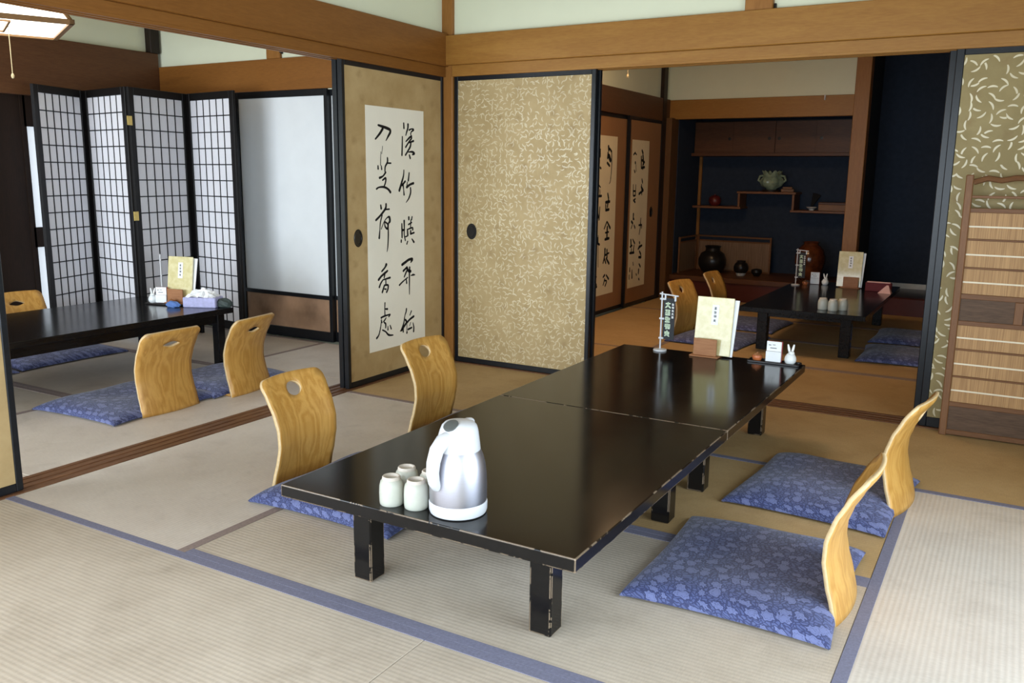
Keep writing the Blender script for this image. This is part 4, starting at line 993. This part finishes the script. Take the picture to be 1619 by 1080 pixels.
# ---- side-room table
ZT = 0.357
tray('thin black tray under the menu stand on the side-room table', (-1.43, -0.95, ZT), 0.26, 0.17, radians(12)).location.z = ZT
for o in list(bpy.data.objects):
    if o.parent is None and o.get('label') in ('yellow menu folder on the side-room table, before the folding screen', 'wooden stand holding the menu on the side-room table', 'thin white banner stand seen edge-on on the side-room table'):
        o.location.z += 0.0045
card_holder('white card holder left of the menu on the side-room table', (-1.475, -0.985, ZT+0.0045), radians(25), 'white card holders')
dish('small orange pot in front of the menu stand on the side-room table', (-1.365, -1.005, ZT+0.0045), 'small orange pots')
rabbit('white rabbit figurine at the left end of the side-room tray', (-1.535, -1.005, ZT+0.0045), 0.5, 'white rabbit figurines')
t = thing('tissue_box', 'lavender tissue box with white tissue on the side-room table', 'tissue box', (-1.175, -0.920, ZT), radians(24))
MB().box(-0.105, 0.105, -0.058, 0.058, 0.0, 0.062, 0.005).build('carton', M['tissue_box'], t)
m = MB(); rs = random.Random(3); bm_ = m.bm; G = {}
for i in range(13):
    for j in range(9):
        u, v = i/6-1, j/4-1
        hgt = 0.062+0.050*max(0, 1-abs(u)**1.7*0.75)*max(0, 1-abs(v)*0.9)+rs.uniform(-0.010, 0.014)
        if i in (0, 12) or j in (0, 8): hgt = 0.058+rs.uniform(0, 0.012)
        G[i, j] = bm_.verts.new((u*0.088+rs.uniform(-.006, .006), v*0.052+rs.uniform(-.005, .005), hgt))
for i in range(12):
    for j in range(8): bm_.faces.new((G[i, j], G[i+1, j], G[i+1, j+1], G[i, j+1]))
tt = m.build('tissue', M['tissue'], t); sm = tt.modifiers.new('thickness', 'SOLIDIFY'); sm.thickness = 0.002
def lump(name, mat, label, cat, loc, r, sx, sy, sz, seed, rz=0):
    bm = bmesh.new(); bmesh.ops.create_icosphere(bm, subdivisions=4, radius=1); rs = random.Random(seed)
    ph = [rs.uniform(0, 6) for _ in range(6)]
    for v in bm.verts:
        k = 1+0.10*sin(5*v.co.x+ph[0])*sin(4*v.co.y+ph[1])+0.06*sin(9*v.co.z+7*v.co.x+ph[2])+0.04*sin(15*v.co.y+ph[3])
        c = v.co*k; v.co = Vector((c.x*sx, c.y*sy, max(0.0, (c.z+0.75)*sz)))
    m = MB(); m.bm.free(); m.bm = bm
    return tag(m.build(name, M[mat], None, loc, rz, smooth=True), label, cat)
lump('cloth_pouch', 'dark_pouch', 'dark green cloth pouch at the corner of the side-room table', 'pouch', (-1.045, -0.868, ZT), 1, 0.052, 0.034, 0.032, 4, radians(20))
lump('folded_napkin', 'blue_cloth', 'blue cloth left of the tissue box on the side-room table', 'napkin', (-1.300, -1.045, ZT), 1, 0.045, 0.022, 0.022, 9, radians(24))

# ------------------------------------------------------------------ alcove
def lathe_thing(name, label, cat, loc, prof, mat, n=44):
    return tag(MB().lathe(prof, n, cap0=False, cap1=False).build(name, M[mat], None, loc, 0, smooth=True), label, cat)
t = thing('wall_cabinet', 'dark brown cabinet with four sliding doors at the top of the shelf alcove', 'cabinet', (0.98, 4.30, 1.39))
MB().box(-0.81, 0.81, -0.10, 0.20, 0.0, 0.03, 0.002).build('bottom_board', M['cabinet_wood'], t)
MB().box(-0.81, 0.81, -0.02, 0.20, 0.03, 0.345).build('body', M['dark_wood'], t)
for k in range(4):
    a = -0.80+k*0.40; yy = -0.055 if k % 2 else -0.035
    dd = MB().box(a, a+0.415 if k < 3 else a+0.40, yy, yy+0.016, 0.03, 0.335, 0.002).build('sliding_panel', M['cabinet_wood'], t)
    MB().lathe([(0, 0), (0.014, 0), (0.016, 0.003), (0.010, 0.004), (0, 0.002)], 18, Matrix.Translation((a+0.36 if k < 2 else a+0.05, yy-0.001, 0.17)) @ Matrix.Rotation(radians(90), 4, 'X'), False, False).build('finger_pull', M['iron'], dd, smooth=True)
t = thing('staggered_shelf', 'stepped wooden wall shelf on the navy alcove wall', 'shelf', (0.98, 4.36, 0.85))
O = Vector((0.98, 4.36, 0.85))
for a, b, z in ((0.20, 0.70, 0.868), (0.655, 1.235, 1.022), (1.19, 1.80, 0.850)):
    MB().box(a-O.x, b-O.x, -0.14, 0.135, z-O.z, z-O.z+0.022, 0.003).build('shelf_board', M['shelf_wood'], t)
for a, z0, z1 in ((0.665, 0.89, 1.022), (1.20, 0.872, 1.022)):
    MB().box(a-O.x, a-O.x+0.022, -0.13, 0.12, z0-O.z, z1-O.z, 0.002).build('upright', M['shelf_wood'], t)
ZS = 1.044
# celadon flower-shaped bowl
t = thing('celadon_vase', 'pale green scalloped vase on the middle shelf of the alcove', 'vase', (0.97, 4.33, ZS+0.022))
m = MB().lathe([(0, 0), (0.045, 0), (0.055, 0.012), (0.095, 0.035), (0.112, 0.070), (0.100, 0.105), (0.078, 0.125), (0.085, 0.150), (0.092, 0.165), (0.078, 0.160), (0.060, 0.125), (0.0, 0.06)], 60, cap0=False, cap1=False)
for v in m.bm.verts:
    a = math.atan2(v.co.y, v.co.x); k = 1+0.10*cos(6*a)*min(1, v.co.z/0.05); v.co.x *= k; v.co.y *= k
    if v.co.z > 0.14: v.co.z += 0.022*cos(6*a)
m.build('vase_body', M['celadon'], t, smooth=True)
for s in (-1, 1):
    MB().tube([(s*0.09, 0, 0.06), (s*0.135, 0, 0.09), (s*0.12, 0, 0.13), (s*0.085, 0, 0.135)], 0.012, 10).build('handle', M['celadon'], t, smooth=True)
m = MB().lathe([(0, 0), (0.085, 0), (0.09, 0.006), (0.09, 0.016), (0.08, 0.021), (0, 0.021)], 36, cap0=False, cap1=False)
tag(m.build('vase_stand', M['dark_wood'], None, (0.97, 4.33, ZS), 0, smooth=True), 'dark wooden stand under the pale green vase', 'stand')
m = MB().box(-0.06, 0.06, -0.03, 0.03, 0, 0.03, 0.004); m.box(-0.045, 0.045, -0.02, 0.02, 0.03, 0.05, 0.004)
tag(m.build('incense_box', M['box_wood'], None, (1.13, 4.31, ZS), 0.3), 'small brown wooden box right of the green vase', 'box')
lathe_thing('lacquer_ball', 'dark red round lacquer pot on the left alcove shelf', 'pot', (0.405, 4.32, 0.890), [(0, 0), (0.03, 0), (0.055, 0.02), (0.064, 0.05), (0.055, 0.085), (0.03, 0.105), (0.008, 0.108), (0.008, 0.118), (0, 0.12)], 'red_lacquer')
lathe_thing('small_dish', 'small pale dish on the right alcove shelf', 'dish', (1.375, 4.31, 0.872), [(0, 0), (0.022, 0), (0.024, 0.012), (0.05, 0.03), (0.048, 0.034), (0.02, 0.016), (0, 0.014)], 'pale_ceramic')
t = thing('keepsake_box', 'long brown wooden box on the right alcove shelf', 'box', (1.575, 4.32, 0.872))
MB().box(-0.13, 0.13, -0.05, 0.05, 0, 0.06, 0.003).build('box_body', M['box_wood'], t)
MB().box(-0.133, 0.133, -0.053, 0.053, 0.058, 0.082, 0.004).build('lid', M['cabinet_wood'], t)
# closed dark fan leaning on a small stand at the end of the middle shelf
t = thing('folding_fan', 'dark fan leaning at the right end of the middle alcove shelf', 'fan', (1.335, 4.44, 0.872))
q = Matrix.Rotation(radians(-10), 4, 'X') @ Matrix.Rotation(radians(18), 4, 'Y')
pl = [(0, 0)]+[(0.17*sin(radians(a)), 0.17*cos(radians(a))) for a in range(-14, 15, 4)]
m = MB(); m.prism(pl, -0.003, 0.003, q @ Matrix.Rotation(radians(90), 4, 'X')); m.build('fan_leaf', M['ink'], t)
m = MB(); m.lathe([(0, -0.006), (0.010, -0.006), (0.010, 0.006), (0, 0.006)], 14, Matrix.Translation((0, 0, 0.011)) @ Matrix.Rotation(radians(90), 4, 'X'), False, False); m.build('rivet', M['brass'], t)
ZB = 0.2205
lathe_thing('iron_jar', 'large black round jar on the alcove floor before the low reed screen', 'jar', (0.475, 4.12, ZB), [(0, 0), (0.08, 0), (0.105, 0.02), (0.138, 0.08), (0.140, 0.14), (0.115, 0.20), (0.075, 0.225), (0.07, 0.25), (0.085, 0.27), (0.075, 0.275), (0.06, 0.25), (0, 0.24)], 'iron')
t = thing('small_pot', 'small black pot with pale base between the black jar and brown vase', 'pot', (0.80, 4.02, ZB))
MB().lathe([(0, 0), (0.038, 0), (0.045, 0.010), (0.052, 0.030), (0, 0.030)], 32, cap0=False, cap1=False).build('pale_base', M['pale_ceramic'], t, smooth=True)
MB().lathe([(0, 0.028), (0.052, 0.029), (0.068, 0.055), (0.072, 0.085), (0.060, 0.120), (0.040, 0.135), (0.042, 0.150), (0.03, 0.148), (0, 0.13)], 36, cap0=False, cap1=False).build('pot_body', M['iron'], t, smooth=True)
lathe_thing('brown_bowl', 'tiny dark bowl right of the small black pot in the alcove', 'bowl', (0.945, 4.06, ZB), [(0, 0), (0.025, 0), (0.03, 0.008), (0.055, 0.04), (0.05, 0.065), (0.03, 0.075), (0, 0.07)], 'iron')
lathe_thing('amber_vase', 'big glossy amber-brown vase on the alcove floor behind the table banner', 'vase', (1.455, 4.02, ZB), [(0, 0), (0.075, 0), (0.085, 0.01), (0.115, 0.08), (0.138, 0.17), (0.138, 0.23), (0.115, 0.30), (0.080, 0.335), (0.068, 0.345), (0.072, 0.358), (0.082, 0.366), (0.070, 0.368), (0.055, 0.345), (0, 0.32)], 'brown_glaze')
t = thing('low_reed_screen', 'low two-fold reed screen in the corner of the shelf alcove', 'screen', (0.215, 4.38, ZB))
O = Vector((0.215, 4.38, ZB))
for a, b in (((0.205, 3.86), (0.215, 4.37)), ((0.225, 4.385), (1.01, 4.33))):
    A, B = Vector((*a, ZB)), Vector((*b, ZB)); d = B-A; q = place(A-O, math.atan2(d.y, d.x)); Ln = d.length
    m = MB()
    for x in (0, Ln-0.018): m.box(x, x+0.018, -0.009, 0.009, 0, 0.365, 0.002, mat=q)
    for z in (0.0, 0.30, 0.347): m.box(0.018, Ln-0.018, -0.008, 0.008, z, z+0.016, 0.002, mat=q)
    lf = m.build('screen_leaf', M['rail_wood'], t)
    MB().box(0.018, Ln-0.018, -0.003, 0.003, 0.016, 0.30, mat=q).build('reed_panel', M['bamboo_dark'], lf)

# ------------------------------------------------------------------ ceiling lamps with pull cords
def ceiling_lamp(label, c, rz, size, z0, cord_at, cord_len, group, paper='lamp_paper'):
    t = thing('ceiling_lamp', label, 'lamp', (c[0], c[1], z0), rz, group)
    h = size/2; hh = 0.085; k = 0.86
    m = MB()      # shade: flat bottom, sides leaning inwards to the top
    bm = m.bm
    b0 = [bm.verts.new((x*h, y*h, 0.0)) for x, y in ((-1, -1), (1, -1), (1, 1), (-1, 1))]
    b1 = [bm.verts.new((x*h*k, y*h*k, hh)) for x, y in ((-1, -1), (1, -1), (1, 1), (-1, 1))]
    bm.faces.new(b0[::-1]); bm.faces.new(b1)
    for i in range(4): j = (i+1) % 4; bm.faces.new((b0[i], b0[j], b1[j], b1[i]))
    m.build('paper_shade', M[paper], t)
    m = MB(); f = 0.013
    for s in (-1, 1):
        m.box(-h-f, h+f, s*h-f, s*h+f, -f, f, 0.002); m.box(s*h-f, s*h+f, -h-f, h+f, -f, f, 0.002)
        m.box(-h*k-f, h*k+f, s*h*k-f, s*h*k+f, hh-f, hh+f, 0.002); m.box(s*h*k-f, s*h*k+f, -h*k-f, h*k+f, hh-f, hh+f, 0.002)
        for s2 in (-1, 1): m.tube([(s*h, s2*h, 0), (s*h*k, s2*h*k, hh)], 0.012, 6)
    m.build('wooden_frame', M['lamp_wood'], t)
    m = MB(); g = h*0.62; s_ = 0.005
    for s in (-1, 1): m.box(-g, g, s*0.07-s_, s*0.07+s_, -0.009, 0.0); m.box(s*g-s_, s*g+s_, -0.07, 0.07, -0.009, 0.0)
    m.build('bottom_trim', M['lamp_wood'], t)
    MB().box(-0.09, 0.09, -0.09, 0.09, hh-0.001, CEIL-z0, 0.002).build('ceiling_mount', M['lamp_wood'], t)
    cd = MB().tube([(cord_at[0], cord_at[1], 0.0), (cord_at[0], cord_at[1], -cord_len)], 0.0022, 8).build('pull_cord', M['cord'], t)
    MB().lathe([(0, -0.030), (0.006, -0.026), (0.009, -0.015), (0.006, -0.004), (0.002, 0.0), (0, 0)], 16, Matrix.Translation((cord_at[0], cord_at[1], -cord_len)), False, False).build('cord_end', M['cord'], cd, smooth=True)
    return t
GL = 'square paper ceiling lamps'
ceiling_lamp('lit square paper ceiling lamp with wooden frame over the side room', (-1.827, -1.688), radians(-26), 0.70, 1.955, (-0.018, 0.08), 0.25, GL)
ceiling_lamp('square paper ceiling lamp of the back room, only its cord hanging into view', (0.86, 1.25), radians(0), 0.70, 2.43, (-0.155, -0.05), 0.56, GL, 'lamp_paper_warm')

# ------------------------------------------------------------------ small hooks
def hook(label, loc, mat):
    m = MB(); m.box(-0.006, 0.006, -0.012, 0.0, -0.022, 0.022, 0.002); m.tube([(0, -0.010, -0.014), (0, -0.024, -0.016), (0, -0.028, -0.004)], 0.0035, 8)
    return tag(m.build('wall_hook', M[mat], None, loc), label, 'hook', 'small wall hooks')
hook('small pale hook on the beam above the shelf alcove', (1.54, 3.70, 1.885), 'white_plastic')
hook('small black hook on the short post over the sliding doors', (1.992, -0.022, 2.0), 'iron')
hook('small black hook above the white paper sliding door in the side room', (-1.362, 0.028, 2.0), 'iron')
